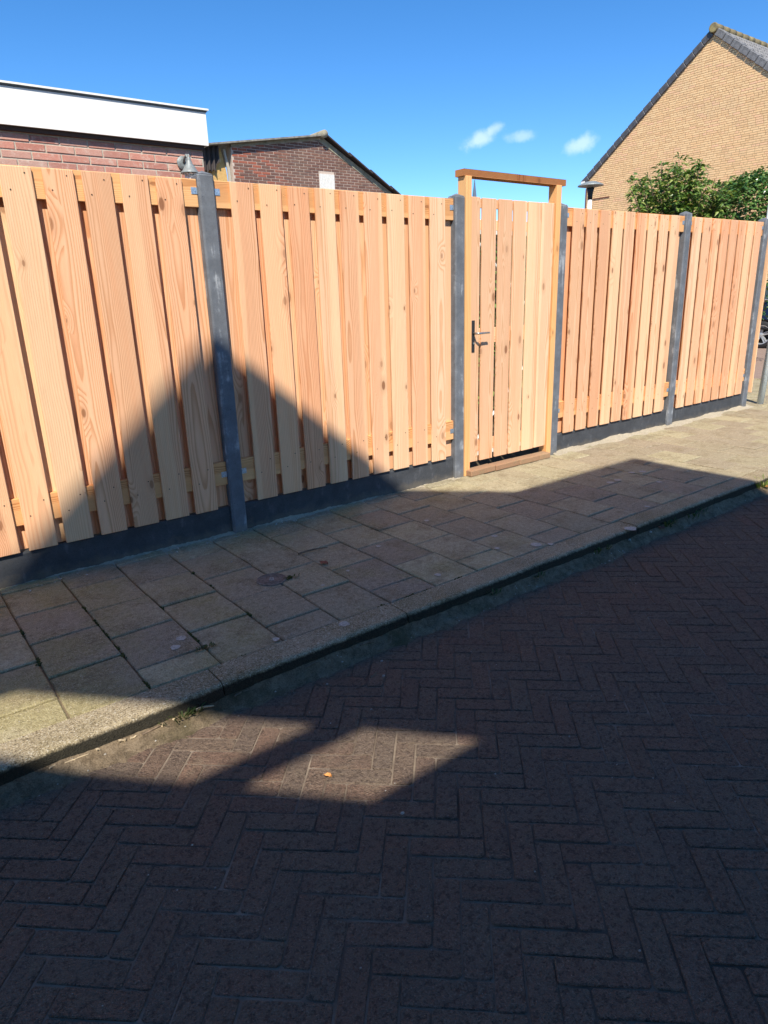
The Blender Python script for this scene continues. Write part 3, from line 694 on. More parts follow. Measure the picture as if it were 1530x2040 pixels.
# ------------------------------------------------------------------ dark brick shed
T = Vector((8., 13., 0)); shed = thing('brick_shed', T, 'dark brown brick shed with a lopsided gable and thin sheet roof', 'shed')
pk = (7.972, 5.06); lf = (5.62, 4.70); rt = (11.6, 3.15)
poly = [(5.62, 0), (11.6, 0), rt, pk, lf]
wl = MB().prism([(p[0]-T.x, p[1]) for p in poly], 1, 11-T.y, 11.22-T.y).obj('gable_wall', M['mortar_light'], shed)
sl1 = (pk[1]-lf[1])/(pk[0]-lf[0]); sl2 = (rt[1]-pk[1])/(rt[0]-pk[0])
brick_wall(wl, T, 1, 11., -1, (3.42, 5.2), (5.45, 10.9), [(-1, 0, -5.64), (-sl1, 1, lf[1]-sl1*lf[0]-.065), (-sl2, 1, pk[1]-sl2*pk[0]-.10)], M['brick_brown'], 300, lambda u, z: z, holes=[(7.85, 8.28, 3.93, 4.28)])
def sheet(a, b, t_): 
    d = (Vector(b)-Vector(a)).normalized(); n = Vector((-d.y, d.x)); return [tuple(a), tuple(b), tuple(Vector(b)+n*t_), tuple(Vector(a)+n*t_)]
MB().prism([(p[0]-T.x, p[1]) for p in sheet((4.6, lf[1]-sl1*1.02+.0), (7.93, pk[1]+.0), .035)], 1, 10.86-T.y, 15-T.y).obj('roof_sheet', plain('weathered_roof_sheet', (.20, .19, .165), .85, 0, .35, 10), shed)
for k in range(6):
    xa = pk[0]+.06+k*.62; xb = xa+.68; a = (xa-T.x, pk[1]+sl2*(xa-pk[0])+.05); b = (xb-T.x, pk[1]+sl2*(xb-pk[0])+.012)
    MB().prism(sheet(a, b, .028), 1, 10.85-T.y, 15-T.y).obj('roof_sheet', M['corr'], shed)
MB().tube([(pk[0]-T.x, 10.83-T.y, pk[1]+.045), (pk[0]-T.x, 15-T.y, pk[1]+.045)], .085, 10).obj('ridge_cap', M['cement'], shed, smooth=True)
em = MB().prism([(p[0]-T.x, p[1]) for p in [(5.62, lf[1]-.06), (7.9, pk[1]-.07), (7.9, pk[1]-.002), (5.62, lf[1]-.002)]], 1, 10.985-T.y, 11.05-T.y)
em.prism([(p[0]-T.x, p[1]) for p in [(pk[0]-.08, pk[1]-.10), (11.5, pk[1]-.10+sl2*3.53), (11.5, pk[1]+sl2*3.53), (pk[0]+.02, pk[1]-.01)]], 1, 10.987-T.y, 11.048-T.y)
em.obj('cement_edge', M['cement'], shed)
vp = MB().box((7.855-T.x, 10.985-T.y, 3.92), (8.28-T.x, 11.02-T.y, 4.275))
for k in range(10): vp.tube([(7.88+k*.0418-T.x, 10.985-T.y, 3.925), (7.88+k*.0418-T.x, 10.985-T.y, 4.27)], .011, 6)
vp.obj('vent_panel', plain('grey_white_panel', (.60, .60, .58), .6, var=.05), shed)
cp = MB(); vs = []; fs = []
for i in range(41):
    u = i/40; x = 4.6+u*.76-T.x; yy = 11.06-T.y+.03*math.sin(i*1.1); zb = 4.07+.035*math.sin(i*1.25)+.10*u+(.25*max(0, u-.86)/.14)
    vs += [(x, yy, zb), (x, yy, 4.53+.13*u), (x, yy+.02, 4.53+.13*u), (x, yy+.02, zb)]
for i in range(40):
    for a in range(4): fs.append((i*4+a, i*4+(a+1) % 4, i*4+4+(a+1) % 4, i*4+4+a))
cp.add(vs, fs).obj('corrugated_panel', M['corr'], shed)
MB().prism([(p[0]-T.x, p[1]) for p in [(4.6, 3.6), (5.575, 3.6), (5.53, 4.2), (5.44, 4.62), (5.36, 4.62), (4.6, 4.3)]], 1, 11.14-T.y, 11.18-T.y).obj('insulation_board', M['foam'], shed)
MB().prism([(p[0]-T.x, p[1]) for p in [(5.56, 3.6), (5.618, 3.6), (5.60, 4.2), (5.52, 4.6), (5.47, 4.6), (5.54, 4.2)]], 1, 11.08-T.y, 11.12-T.y).obj('edge_strip', M['lichen'], shed)
MB().box((4.7-T.x, 11.3-T.y, 0), (11.5-T.x, 15-T.y, 3.1)).obj('side_wall', M['mortar_grey'], shed)

# ------------------------------------------------------------------ tan brick house
T = Vector((25., 8.28, 0)); house = thing('brick_house', T, 'tall tan brick house with a steep gable and dark grey roof tiles', 'house')
AY, AZ, HW, SL = 8.28, 8.47, 4.23, .80
poly = [(AY-HW, 0), (AY+HW, 0), (AY+HW, AZ-SL*HW), (AY, AZ), (AY-HW, AZ-SL*HW)]
wl = MB().prism([(p[0]-T.y, p[1]) for p in poly], 0, 20-T.x, 30-T.x).obj('gable_wall', M['mortar_brown'], house)
c1 = AZ+SL*(-AY); c2 = AZ+SL*AY
brick_wall(wl, T, 0, 20., -1, (.6, 8.6), (AY-HW-.1, AY+HW), [(-1, 0, -(AY-HW)), (1, 0, AY+HW), (-SL, 1, c1-.02), (SL, 1, c2-.02)], M['brick_tan'], 300,
    lambda u, z: (1 if inframe((20, u, z), 0) else -5) - u*.08 + z*.01 - (2 if z < 4.2 else 0), bond='wild', jt=.0125, proud=.004)
cs, sn = 1/math.hypot(1, SL), SL/math.hypot(1, SL); SLEN = HW/cs
vt = {}
for side in (1, -1):
    ntile = 17
    for k in range(ntile):
        a0 = .10+k*(SLEN+.12)/ntile; ln = (SLEN+.12)/ntile*.97
        mb = MB().box((-.06, 0, -.11), (.24, ln, .075)) if (side, ) not in vt else None
        if mb is not None: vt[side, ] = mb.mesh('verge_tile', M['rooftile'] if side == 1 else M['rooflit'], bevel=.012)  # right verge takes the painted sunlit tone
        y = AY+side*a0*cs; z = AZ-a0*sn+.06
        ob = link('verge_tile', vt[side, ], house, (20-T.x, y-T.y, z))
        ob.rotation_euler = (-math.atan(SL)+.05+random.uniform(-.01, .01), 0, 0) if side == 1 else (-math.atan(SL)+.05+random.uniform(-.01, .01), 0, math.pi)
        if side == -1: ob.location.x += .18
rf = MB()
for side in (1, -1):
    d = Vector((0, side*cs, -sn)); nn = Vector((0, side*sn, cs)); o = Vector((20.2, AY, AZ+.02))
    rows = 16
    for r in range(rows):
        for k in range(34 if side == -1 else 1):
            w = .297 if side == -1 else 10; x0 = o.x+k*.3
            a = o + d*(r*.335+.02); a.x = x0; b2 = a + d*.36
            A = [a+nn*.02, a+nn*.02+Vector((w, 0, 0)), b2+nn*.055+Vector((w, 0, 0)), b2+nn*.055]; B = [b2+nn*.01, b2+nn*.01+Vector((w, 0, 0))]
            rf.add([q-T for q in A+B], [(0, 1, 2, 3), (3, 2, 5, 4)])
            if side == -1:
                for q in (.06, .2):
                    c = a + d*.30 + nn*.058; rf.add([p-T for p in (c+Vector((q, 0, 0)), c+Vector((q+.07, 0, 0)), c+Vector((q+.07, 0, 0))+nn*.035-d*.2, c+Vector((q, 0, 0))+nn*.035-d*.2, c+Vector((q+.035, 0, 0))-d*.1+nn*.05)], [(0, 1, 4), (1, 2, 4), (2, 3, 4), (3, 0, 4)])
tag(rf.obj('roof_tiles', M['rooflit'], house), kind='stuff')
rt_me = MB().tube([(0, 0, 0), (.39, 0, .015)], .115, 14).mesh('ridge_tile', M['ridge'], smooth=True)
for k in range(26): link('ridge_tile', rt_me, house, (19.9+k*.38-T.x, 0, AZ+.085), (random.gauss(0, .02), 0, 0))
MB().lathe([(.0, -.02), (.11, -.02), (.13, -.01), (.13, .02)], (0, 0, 0), 14, 0).obj('ridge_end_cap', M['ridge'], house, (19.895-T.x, 0, AZ+.085))
MB().box((19.9-T.x, HW+.02, AZ-SL*HW-.12), (30-T.x, HW+.15, AZ-SL*HW+.0)).obj('gutter', M['white'], house)
MB().box((19.98-T.x, HW-.055, 0), (19.998-T.x, HW+.003, AZ-SL*HW-.25)).obj('corner_strip', M['brick_brown'], house)
p1, p2 = at(1181, 396.5, 0, 19.985), at(1214, 392, 0, 19.985)
MB().box((-.006, p2.y-T.y, p1.z-.022), (.006, p1.y-T.y, p1.z+.012)).obj('rusty_strip', plain('rust', (.16, .05, .03), .8), house, (19.985-T.x, 0, 0))

# ------------------------------------------------------------------ street lamp, poles, spire
c = (12.80, 6.93)
sl = thing('street_lamp', (c[0], c[1], -.1), 'mushroom street lamp with a flat grey disc on a white pole', 'street lamp')
MB().tube([(0, 0, 0), (0, 0, 3.60)], [.062, .05], 14).obj('pole', M['white'], sl, smooth=True)
MB().lathe([(.056, 3.58), (.056, 3.66), (.068, 3.74), (.09, 3.83), (.03, 3.84)], seg=16).obj('lamp_neck', M['blackiron'], sl, smooth=True)
MB().lathe([(.05, 3.83), (.30, 3.875), (.285, 3.90), (.12, 3.965), (.0, 3.98)], seg=28).obj('lamp_shade', M['lampgrey'], sl, smooth=False)
pb = at(1513, 805, 2, 0); tipd = (at(1589, 415, 0, 7.75) - pb)
gp_ = thing('steel_pole', pb, 'leaning galvanised steel pole at the far corner of the fence', 'pole')
ld = (Vector((.058, -.02, 1))).normalized()
MB().tube([Vector((0, 0, -.1)), ld*2.6], .039, 18).obj('pole', M['zinc'], gp_, smooth=True)
MB().lathe([(.041, 0), (.041, .03), (.0, .034)], seg=18).obj('cap', M['zinc'], gp_, ld*2.59)
wp = thing('white_pole', (11.66, 2.20, -.1), 'white pole at the right edge, beside the ivy mound', 'pole')
MB().tube([(0, 0, 0), (0, 0, 4.2)], .055, 14).obj('pole', M['white'], wp, smooth=True)
MB().lathe([(.062, 4.2), (.062, 4.24), (.0, 4.27)], seg=14).obj('cap', M['white'], wp)
o, d = CAM, (at(945.5, 357, 0, 195.) - CAM); top = o + d
ch = thing('church_spire', (top.x, top.y, 0), 'distant slate church spire seen through the gate frame', 'church')
H = top.z
MB().lathe([(3.6, H-31), (1.72, H-14.5), (.10, H)], seg=8).obj('spire', M['slate'], ch)
MB().box((-4, -4, 0), (4, 4, H-30)).obj('tower', M['brick_brown'], ch)
MB().tube([(0, 0, H-.2), (0, 0, H+3.2)], .12, 6).box((-.6, -.1, H+2.2), (.6, .1, H+2.4)).obj('cross', M['white'], ch)
MB().lathe([(.0, -.45), (.32, -.3), (.45, 0), (.32, .3), (.0, .45)], (0, 0, H+.6), 10).obj('orb', M['white'], ch, smooth=True)

# ------------------------------------------------------------------ plants
rng = np.random.default_rng(5)
def leaves(mb, pts, dirs, ln, wd, droop=.4, fold=.25, rg=None):
    for p, d in zip(pts, dirs):
        d = Vector(d).normalized(); l = ln*rg.uniform(.7, 1.2); w = wd*rg.uniform(.75, 1.15)
        s = d.cross(Vector((rg.uniform(-.6, .6), rg.uniform(-.6, .6), 1))).normalized(); n = s.cross(d).normalized()
        p = Vector(p); m1 = p + d*l*.45 + n*l*.08; tip = p + d*l - Vector((0, 0, droop*l*.6))
        mb.add([p, m1 + s*w/2 - n*w*fold, m1, m1 - s*w/2 - n*w*fold, tip], [(0, 1, 2), (0, 2, 3), (1, 4, 2), (2, 4, 3)])
def stem_bush(mb_l, mb_s, base, stems, rg, ln, wd, step=.035):
    for tip, rad in stems:
        tip = Vector(tip); mid = (base+tip)/2 + Vector((rg.uniform(-.12, .12), rg.uniform(-.12, .12), .12))
        pts = []
        for i in range(15):
            u = i/14; pts.append(base*(1-u)**2 + mid*2*u*(1-u) + tip*u*u + Vector((rg.uniform(-.012, .012), rg.uniform(-.012, .012), 0)))
        mb_s.tube(pts, [max(.005, rad*(1-.75*i/14)) for i in range(15)], 5)
        n = int((tip-base).length*.75/step)
        P = []; D = []
        for k in range(n):
            u = .25+.75*k/n; q = u*14; i = min(13, int(q)); p = pts[i].lerp(pts[i+1], q-i)
            # short side twigs carry the leaves
            a = rg.uniform(0, 2*math.pi); sp = Vector((math.cos(a), math.sin(a), rg.uniform(-.1, .5)))
            tl = rg.uniform(.02, .30)*(1.15-u*.75)
            e = p + sp*tl
            for w in range(4):
                P.append(p.lerp(e, .3+.25*w)); D.append(sp + Vector((rg.uniform(-.8, .8), rg.uniform(-.8, .8), rg.uniform(-.35, .35))))
        leaves(mb_l, P, D, ln, wd, .55, .2, rg)
SB = Vector((12.1, 4.2, -.05)); sh = thing('laurel_shrub', SB, 'loose leafy green shrub with upright shoots before the tan house', 'shrub')
rg = random.Random(3); ml, ms = MB(), MB()
def shp(px, py, dx=0): return at(px, py, 0, 12.0+dx) - SB
tips = [(1256, 372), (1262, 345), (1272, 352), (1282, 360), (1290, 345), (1318, 318), (1312, 340), (1330, 335), (1352, 308), (1348, 325), (1362, 330), (1376, 332), (1392, 314), (1400, 316), (1385, 345), (1410, 345), (1424, 352), (1440, 360), (1456, 350), (1450, 368), (1330, 360), (1345, 352), (1300, 372), (1275, 390), (1360, 360), (1380, 372), (1400, 380), (1420, 385), (1436, 385), (1320, 385), (1290, 400), (1345, 390), (1260, 405), (1445, 400), (1370, 400)]
stems = []
for q in tips:
    for k in range(2):
        stems.append((shp(q[0]+rg.uniform(-5, 5)*k, q[1]+rg.uniform(2, 14)*(k+.3), rg.uniform(-.7, .7)), rg.uniform(.010, .02)))
stem_bush(ml, ms, Vector((0, 0, 1.2)), stems, rg, .14, .052, .042)
ms.tube([(0, 0, 0), (0, 0, 1.25)], .05, 8)
tag(ml.obj('foliage', M['laurel'], sh), kind='stuff'); ms.obj('stems', M['bark'], sh)

IV = Vector((13.0, 3.2, -.1)); iv = thing('ivy_mound', IV, 'dense rounded ivy mound right of the loose shrub', 'ivy')
rg = random.Random(9); ml, ms = MB(), MB(); P = []; D = []
for k in range(9000):
    a = rg.uniform(0, 2*math.pi); ct = rg.uniform(-.1, 1); s_ = math.sqrt(max(0, 1-ct*ct)); d = Vector((s_*math.cos(a), s_*math.sin(a), ct))
    bump = 1+.07*mnoise.noise(d*4)+.05*mnoise.noise(d*9)
    rr = rg.uniform(.86, 1.03)*bump
    p = Vector((d.x*.85*rr, d.y*.95*rr, 2.35 + d.z*1.30*rr))
    if d.z < .05: p.z = rg.uniform(.9, 2.5)
    P.append(p); D.append(Vector((d.x, d.y, d.z*.4-.5)) + Vector((rg.uniform(-.6, .6), rg.uniform(-.6, .6), rg.uniform(-.4, .4))))
leaves(ml, P, D, .075, .07, .2, .1, rg)
for k in range(10):
    a = rg.uniform(0, 6.28); q = Vector((.25*math.cos(a), .3*math.sin(a), 3.3)); P2 = [q + Vector((rg.uniform(-.05, .05), rg.uniform(-.05, .05), .06*i)) for i in range(5)]
    leaves(ml, P2, [Vector((rg.uniform(-1, 1), rg.uniform(-1, 1), .2)) for _ in P2], .07, .05, .3, .1, rg)
tag(ml.obj('foliage', M['ivy'], iv), kind='stuff')
for k in range(7): ms.tube([(rg.uniform(-.2, .2), rg.uniform(-.2, .2), 0), (rg.uniform(-.5, .5), rg.uniform(-.5, .5), 1.2), (rg.uniform(-.5, .5), rg.uniform(-.5, .5), 2.6)], .03, 6)
ms.obj('stems', M['bark'], iv)

HG = Vector((4.3, 2.2, -.1)); hg = thing('added_hedge', HG, 'added dark green hedge in the yard, darkening the gaps of the gate', 'hedge')  # hedge added to darken the view through the gate boards
rg = random.Random(31); ml = MB(); P = []; D = []
for k in range(4500):
    f = rg.random()
    p = Vector((rg.uniform(-1.0, 2.6), -.28+rg.gauss(0, .04), rg.uniform(.1, 2.28))) if f < .75 else Vector((rg.uniform(-1.0, 2.6), rg.uniform(-.28, .28), 2.28+rg.gauss(0, .03)))
    P.append(p); D.append(Vector((rg.uniform(-1, 1), -.6, rg.uniform(-.8, .5))))
leaves(ml, P, D, .09, .05, .3, .1, rg); tag(ml.obj('foliage', M['ivy'], hg), kind='stuff')
MB().box((-1, -.2, .1), (2.6, .2, 2.24)).obj('inner_twigs', M['bark'], hg)

# ------------------------------------------------------------------ parked car
CX, CYW = 16.4, 4.23
car = thing('parked_car', (17.3, 2.9, -.1), 'dark navy car with silver five-spoke wheels, parked beyond the fence corner', 'car')
# side profile along y (rear = +y), z up ; wheel arches cut
def arch(cy, r=.39, n=9): return [(cy + r*math.cos(a), .33 + r*math.sin(a)) for a in [math.pi*k/(n-1) for k in range(n)]]
yr, yf = CYW-2.9, CYW-2.9-2.62
low = [(yr+.80, .45)] + [(yr+.78, .30)] + [q for q in arch(yr)] + [q for q in arch(yf)] + [(yf-.78, .28), (yf-.86, .55)]
up = [(yf-.80, .82), (yf-.35, .98), (yf+.35, 1.06), (yf+1.05, 1.52), (yf+1.6, 1.64), (yf+2.4, 1.62), (yf+3.0, 1.5), (yr+.70, 1.10), (yr+.82, .95)]
secs = []
prof = low + up
body = MB(); half = .90
lay = [(-half, .965), (-half+.0, 1.0), (half, 1.0)]
n = len(prof); vs = []
for xo, tuck in ((-half, 0), (-half+.10, 1), (half-.10, 1), (half, 0)):
    for y, z in prof:
        g2 = max(0, (z-.95)/.7)
        inn = .22*g2 if z > .95 else (.03 if z < .5 else 0)
        s = 1 if xo > 0 else -1
        x = xo - s*inn
        vs.append((x, y, z))
fs = []
for k in range(3):
    for i in range(n): fs.append((k*n+i, k*n+(i+1) % n, (k+1)*n+(i+1) % n, (k+1)*n+i))
fs += [tuple(range(n)), tuple(3*n+i for i in range(n))[::-1]]
body.add(vs, fs).obj('body', M['carpaint'], car)
def win(pts, nm='window'):
    out = []
    for y, z in pts:
        g2 = max(0, (z-.95)/.7); out.append((-half+.22*g2-.006, y, z))
    q = MB().add(out + [(p[0]+.01, p[1], p[2]) for p in out], [tuple(range(len(out)))] + [(i, (i+1) % len(out), len(out)+(i+1) % len(out), len(out)+i) for i in range(len(out))]); q.obj(nm, M['carglass'], car)
win([(yr+.42, 1.24), (yr-.62, 1.10), (yr-.62, 1.50), (yr-.3, 1.53), (yr+.2, 1.47)])
win([(yr-.70, 1.10), (yr-1.6, 1.08), (yr-1.25, 1.40), (yr-.95, 1.5), (yr-.70, 1.51)])
MB().tube([(-half-.012, yr+.5, .52), (-half-.012, yf+.45, .36)], .03, 6).obj('side_trim', M['carblack'], car)
MB().tube([(-half-.004+.07, yr+.45, 1.235), (-half-.006+.05, yr-.6, 1.085), (-half-.006+.04, yr-1.6, 1.065)], .012, 6).obj('window_trim', M['alloy'], car)
for sx in (-1, 1):
    for cy in (yr, yf):
        wh = link('wheel', MB().lathe([(.235, -.1), (.31, -.105), (.33, -.08), (.33, .08), (.31, .105), (.235, .1)], seg=36, axis=0, cap=False).mesh('wheel', M['rubber'], smooth=True), car, (sx*(half-.10), cy, .33))
        rim = MB().lathe([(.238, -.095), (.232, -.112), (.215, -.105), (.205, -.06), (.205, .06)], seg=36, axis=0, cap=False)
        rim.lathe([(.06, -.06), (.05, -.1), (.0, -.105)], seg=16, axis=0)
        for k in range(5):
            for dd in (-.11, .11):
                a = 2*math.pi*k/5 + .3; a2 = a+dd*1.15; ca, sa = math.cos(a2), math.sin(a2)
                p0 = Vector((-.082, .045*math.cos(a+dd*3), .045*math.sin(a+dd*3))); p1 = Vector((-.095, .222*ca, .222*sa)); tn = Vector((0, -sa, ca))*.016
                rim.add([p0-tn, p0+tn, p1+tn, p1-tn, p0-tn+Vector((.03, 0, 0)), p0+tn+Vector((.03, 0, 0)), p1+tn+Vector((.03, 0, 0)), p1-tn+Vector((.03, 0, 0))], [(0, 1, 2, 3), (0, 4, 5, 1), (1, 5, 6, 2), (2, 6, 7, 3), (3, 7, 4, 0)])
        ro = rim.obj('rim', M['alloy'], wh, (0, 0, 0), (0, 0, 0 if sx < 0 else math.pi))
        MB().lathe([(.2, .0), (.2, .02)], seg=24, axis=0).obj('brake_disc', M['carblack'], wh)
for s in (-1, 1): MB().box((-.16, -.04, -.09), (.16, .04, .09)).obj('headlight', M['alloy'], car, (s*.62, yf-.80, .70), bevel=.02)
for s in (-1, 1): MB().box((-.10, -.03, -.14), (.10, .03, .14)).obj('tail_light', plain('red_lens', (.35, .01, .01), .2), car, (s*.72, yr+.80, 1.0), bevel=.02)

# ------------------------------------------------------------------ house across the street, behind the camera (its shadow falls on the fence)
T = Vector((-4., -7.5, 0)); fy = -5.5
hh = thing('row_house', T, 'gabled row house across the street whose shadow crosses the fence', 'house')
pkx, pkz = -3.977, 9.276; s1, s2 = .90, .86; ez = 5.4
xl = pkx-(pkz-ez)/s1; xj = pkx+(pkz-7.10)/s2; xr = .105
L1t, L1b, L2t, L2b = (-4.655, 6.275), (-2.38, 4.249), (-5.175, 6.275), (-2.90, 4.249)  # slanted wall opening added so direct sun makes the road patch
def lerp(a, b, z): k = (z-a[1])/(b[1]-a[1]); return (a[0]+(b[0]-a[0])*k, z)
zt, zb_, za, zc = 6.275, 4.249, 4.929, 4.755
def fw(mb, poly): mb.prism([(p[0]-T.x, p[1]) for p in poly], 1, fy-.03-T.y, fy-T.y)
wm = MB()
fw(wm, [(xl, -.1), (xr, -.1), (xr, zb_), (xl, zb_)])
fw(wm, [(xl, zb_), L2b, L2t, (xl, ez) if ez < zt else (xl, zt)] if ez >= zt else [(xl, zb_), L2b, L2t, (pkx-(pkz-zt)/s1, zt), (xl, ez)])
fw(wm, [L1b, (xr, zb_), (xr, zt), L1t])
fw(wm, [(pkx-(pkz-zt)/s1, zt), (xr, zt), (xr, 7.10), (xj, 7.10)])
fw(wm, [(pkx-(pkz-zt)/s1, zt), (xj, 7.10), (pkx, pkz)])
fw(wm, [lerp(L2b, L2t, zc), lerp(L1b, L1t, zc), lerp(L1b, L1t, za), lerp(L2b, L2t, za)])  # bar across the added opening, splits the sun patch
wm.box((xr-.2-T.x, -9.6-T.y, -.1), (xr-T.x, fy-.03-T.y, 7.1)); wm.box((xl-T.x, -10-T.y, -.1), (xl+.2-T.x, fy-.03-T.y, ez))
wm.obj('wall', M['render'], hh)
rm = MB()
def slope(side, u0, u1, y0, y1):   # strip of roof between horizontal distances u0,u1 from the ridge
    s = s1 if side < 0 else s2; a = (pkx+side*u0-T.x, pkz-s*u0); b_ = (pkx+side*u1-T.x, pkz-s*u1)
    rm.prism([(a[0], a[1]), (b_[0], b_[1]), (b_[0], b_[1]-.1), (a[0], a[1]-.1)], 1, y0-T.y, y1-T.y)
slope(1, .0, (pkz-7.1)/s2, -10, fy-.03)
slope(-1, 0, .05, -10, fy-.03); slope(-1, .05, 3.1, -5.95, fy-.03); slope(-1, .05, 3.1, -10, -9.2); slope(-1, 3.1, (pkz-ez)/s1, -10, fy-.03)  # left slope kept open midway so sun reaches the added wall opening
rm.box((xj-T.x, -9.6-T.y, 6.95), (xr-T.x, fy-.03-T.y, 7.1))
rm.obj('roof', M['rooftile'], hh)
for x0, z0 in ((-6.8, 1.2), (-1.2, 1.2), (-1.2, 4.4)):
    w_ = MB().box((x0-T.x, fy-T.y+.002, z0), (x0+1.1-T.x, fy-T.y+.03, z0+1.4)).obj('window', M['white'], hh)
    MB().box((x0+.08-T.x, fy-T.y+.031, z0+.08), (x0+1.02-T.x, fy-T.y+.036, z0+1.32)).obj('pane', M['carglass'], w_)
dr = MB().box((-4.6-T.x, fy-T.y+.002, -.1), (-3.6-T.x, fy-T.y+.035, 2.1)).obj('door', M['slate'], hh)
MB().tube([(-3.75-T.x, fy-T.y+.036, 1.0), (-3.75-T.x, fy-T.y+.08, 1.0)], .02, 8).obj('handle', M['steel'], dr)

# ------------------------------------------------------------------ small things on the ground
cv = thing('water_cover', (CVX, CVY, .0025), 'round cast-iron utility cover with a raised letter in the pavement', 'utility cover')
MB().lathe([(CVR, -.02), (CVR, .003), (CVR-.004, .005), (CVR-.010, .005), (CVR-.011, .002), (0, .002)], seg=32).obj('lid', M['iron'], cv)
rings = MB()
for rr_ in (.062, .048): rings.lathe([(rr_, .001), (rr_, .004), (rr_-.004, .004), (rr_-.004, .001)], seg=32)
rings.obj('raised_rings', M['iron'], cv)
cu = bpy.data.curves.new('letter', 'FONT'); cu.body = 'B'; cu.size = .055; cu.extrude = .0018; cu.align_x = 'CENTER'; cu.align_y = 'CENTER'
tmp = bpy.data.objects.new('letter', cu); COL.objects.link(tmp); dg = bpy.context.evaluated_depsgraph_get(); lm = bpy.data.meshes.new_from_object(tmp.evaluated_get(dg)); bpy.data.objects.remove(tmp)
lm.materials.clear(); lm.materials.append(M['pebble']); link('letter', lm, cv, (0, 0, .0035), (0, 0, R(-35)))

def tuft(px, py, z, label, m_='weed', n=26, h=.05, spread=.05, seed=1, nm='weed_tuft', cat='weed'):
    p = zdirt(px, py, z); rg = random.Random(seed); mb = MB()
    for k in range(n):
        a = rg.uniform(0, 6.28); r0_ = rg.uniform(0, spread); b = Vector((math.cos(a)*r0_*1.6, math.sin(a)*r0_*.7, 0)); d = Vector((math.cos(a)*rg.uniform(.2, 1), math.sin(a)*rg.uniform(.2, 1), rg.uniform(.5, 1.2))).normalized()
        l = h*rg.uniform(.5, 1.2); s = d.cross(Vector((0, 0, 1))).normalized()*.0035*rg.uniform(.7, 1.6)
        m1 = b+d*l*.55; tp = b+d*l-Vector((0, 0, l*.25))
        mb.add([b-s*.6, b+s*.6, m1+s, m1-s, tp], [(0, 1, 2, 3), (3, 2, 4)])
    o = mb.obj(nm, M[m_], None, p); tag(o, label, cat, 'weeds growing along the kerb and in joints')
tuft(350, 1422, -.095, 'dark green weed clump in the gutter at the sunny patch', n=60, h=.045, spread=.05, seed=1)
tuft(958, 1183, -.095, 'small weed under the kerb below the middle of the pavement', n=24, h=.04, spread=.03, seed=2)
tuft(1043, 1147, -.095, 'tiny weed in the gutter near the kerb joint', n=16, h=.035, spread=.025, seed=3)
tuft(1163, 1098, -.095, 'dark weed clump against the kerb, before the long shadow bend', n=34, h=.05, spread=.05, seed=4)
tuft(1302, 1047, -.095, 'leafy weed in the gutter beside a red leaf', n=46, h=.06, spread=.06, seed=5)
tuft(1358, 1027, -.095, 'low weed row in the gutter near the far end of the kerb', n=46, h=.05, spread=.09, seed=6)
tuft(1502, 966, -.06, 'bright sunlit grass tuft at the far end of the kerb', 'weed_bright', n=60, h=.11, spread=.07, seed=7, cat='grass tuft', nm='grass_tuft')
tuft(408, 1292, .0, 'mossy weed in a tile joint near the kerb', n=50, h=.018, spread=.03, seed=8)
tuft(578, 1152, .002, 'mossy weed at the edge of the round iron cover', n=50, h=.02, spread=.035, seed=9)
# moss in joints
mo = MB(); rg = random.Random(12)
for k in range(26):
    i = rg.choice((0, 1, 1, 2, 3)); cx_, cy_ = -1.45+TW*i, rg.uniform(-1.52, -.25)
    if k > 19: cx_, cy_ = rg.uniform(-1.3, .6), KY1
    for q in range(rg.randint(4, 14)):
        x, y = cx_+rg.gauss(0, .005 if k < 20 else .018), cy_+rg.gauss(0, .022 if k < 20 else .005); r_a = rg.uniform(.002, .008)
        mo.lathe([(r_a, -.006), (r_a*.8, .0003), (r_a*.35, .002), (0, .0026)], (x, y, 0), 6)
tag(mo.obj('moss', M['moss']), kind='stuff')
def twig(px0, py0, px1, py1, z, label, r=.004, m_='twig', bend=.1, seed=0, nm='twig'):
    a, b = zdirt(px0, py0, z), zdirt(px1, py1, z); rg = random.Random(seed); d = b-a; s = Vector((-d.y, d.x, 0))
    pts = [a + d*u - a + s*bend*math.sin(math.pi*u)*rg.uniform(.7, 1.2) + Vector((0, 0, r*.8+.004*math.sin(3*u+seed))) for u in [i/7 for i in range(8)]]
    o = MB().tube(pts, [r*(1-.5*i/7) for i in range(8)], 6).obj(nm, M[m_], None, a); tag(o, label, 'twig', 'twigs and chips lying on the paving')
twig(595, 1106, 652, 1091, .002, 'dark twig lying across the pavement tiles past the iron cover', .006, bend=.08, seed=1)
twig(753, 1299, 774, 1274, -.098, 'curved twig on the road, left of a forked pair', .0035, bend=-.18, seed=2)
twig(757, 1294, 799, 1270, -.098, 'curved twig on the road, right of a forked pair', .0035, bend=.15, seed=3)
twig(738, 1350, 753, 1341, -.098, 'short dark twig beside a white pebble on the road', .005, bend=.05, seed=4)
twig(594, 1335, 630, 1329, -.098, 'thin twig on the road parallel to the kerb', .004, bend=.06, seed=5)
twig(697, 1287, 722, 1279, -.098, 'thin twig in the gutter near the forked pair', .004, bend=.05, seed=6)
twig(376, 1415, 414, 1405, -.098, 'pale stick in the gutter right of the weed clump', .006, 'chip', .03, seed=7)
twig(455, 1388, 492, 1371, -.098, 'crooked twig in the gutter above the sunny patch', .004, bend=.15, seed=8)
twig(92, 1525, 140, 1503, -.094, 'long curved twig in the gutter at the left end of the kerb', .0035, 'chip', .25, seed=9)
twig(118, 1506, 173, 1505, -.092, 'pale straight twig resting on the curved one', .003, 'chip', .08, seed=10)
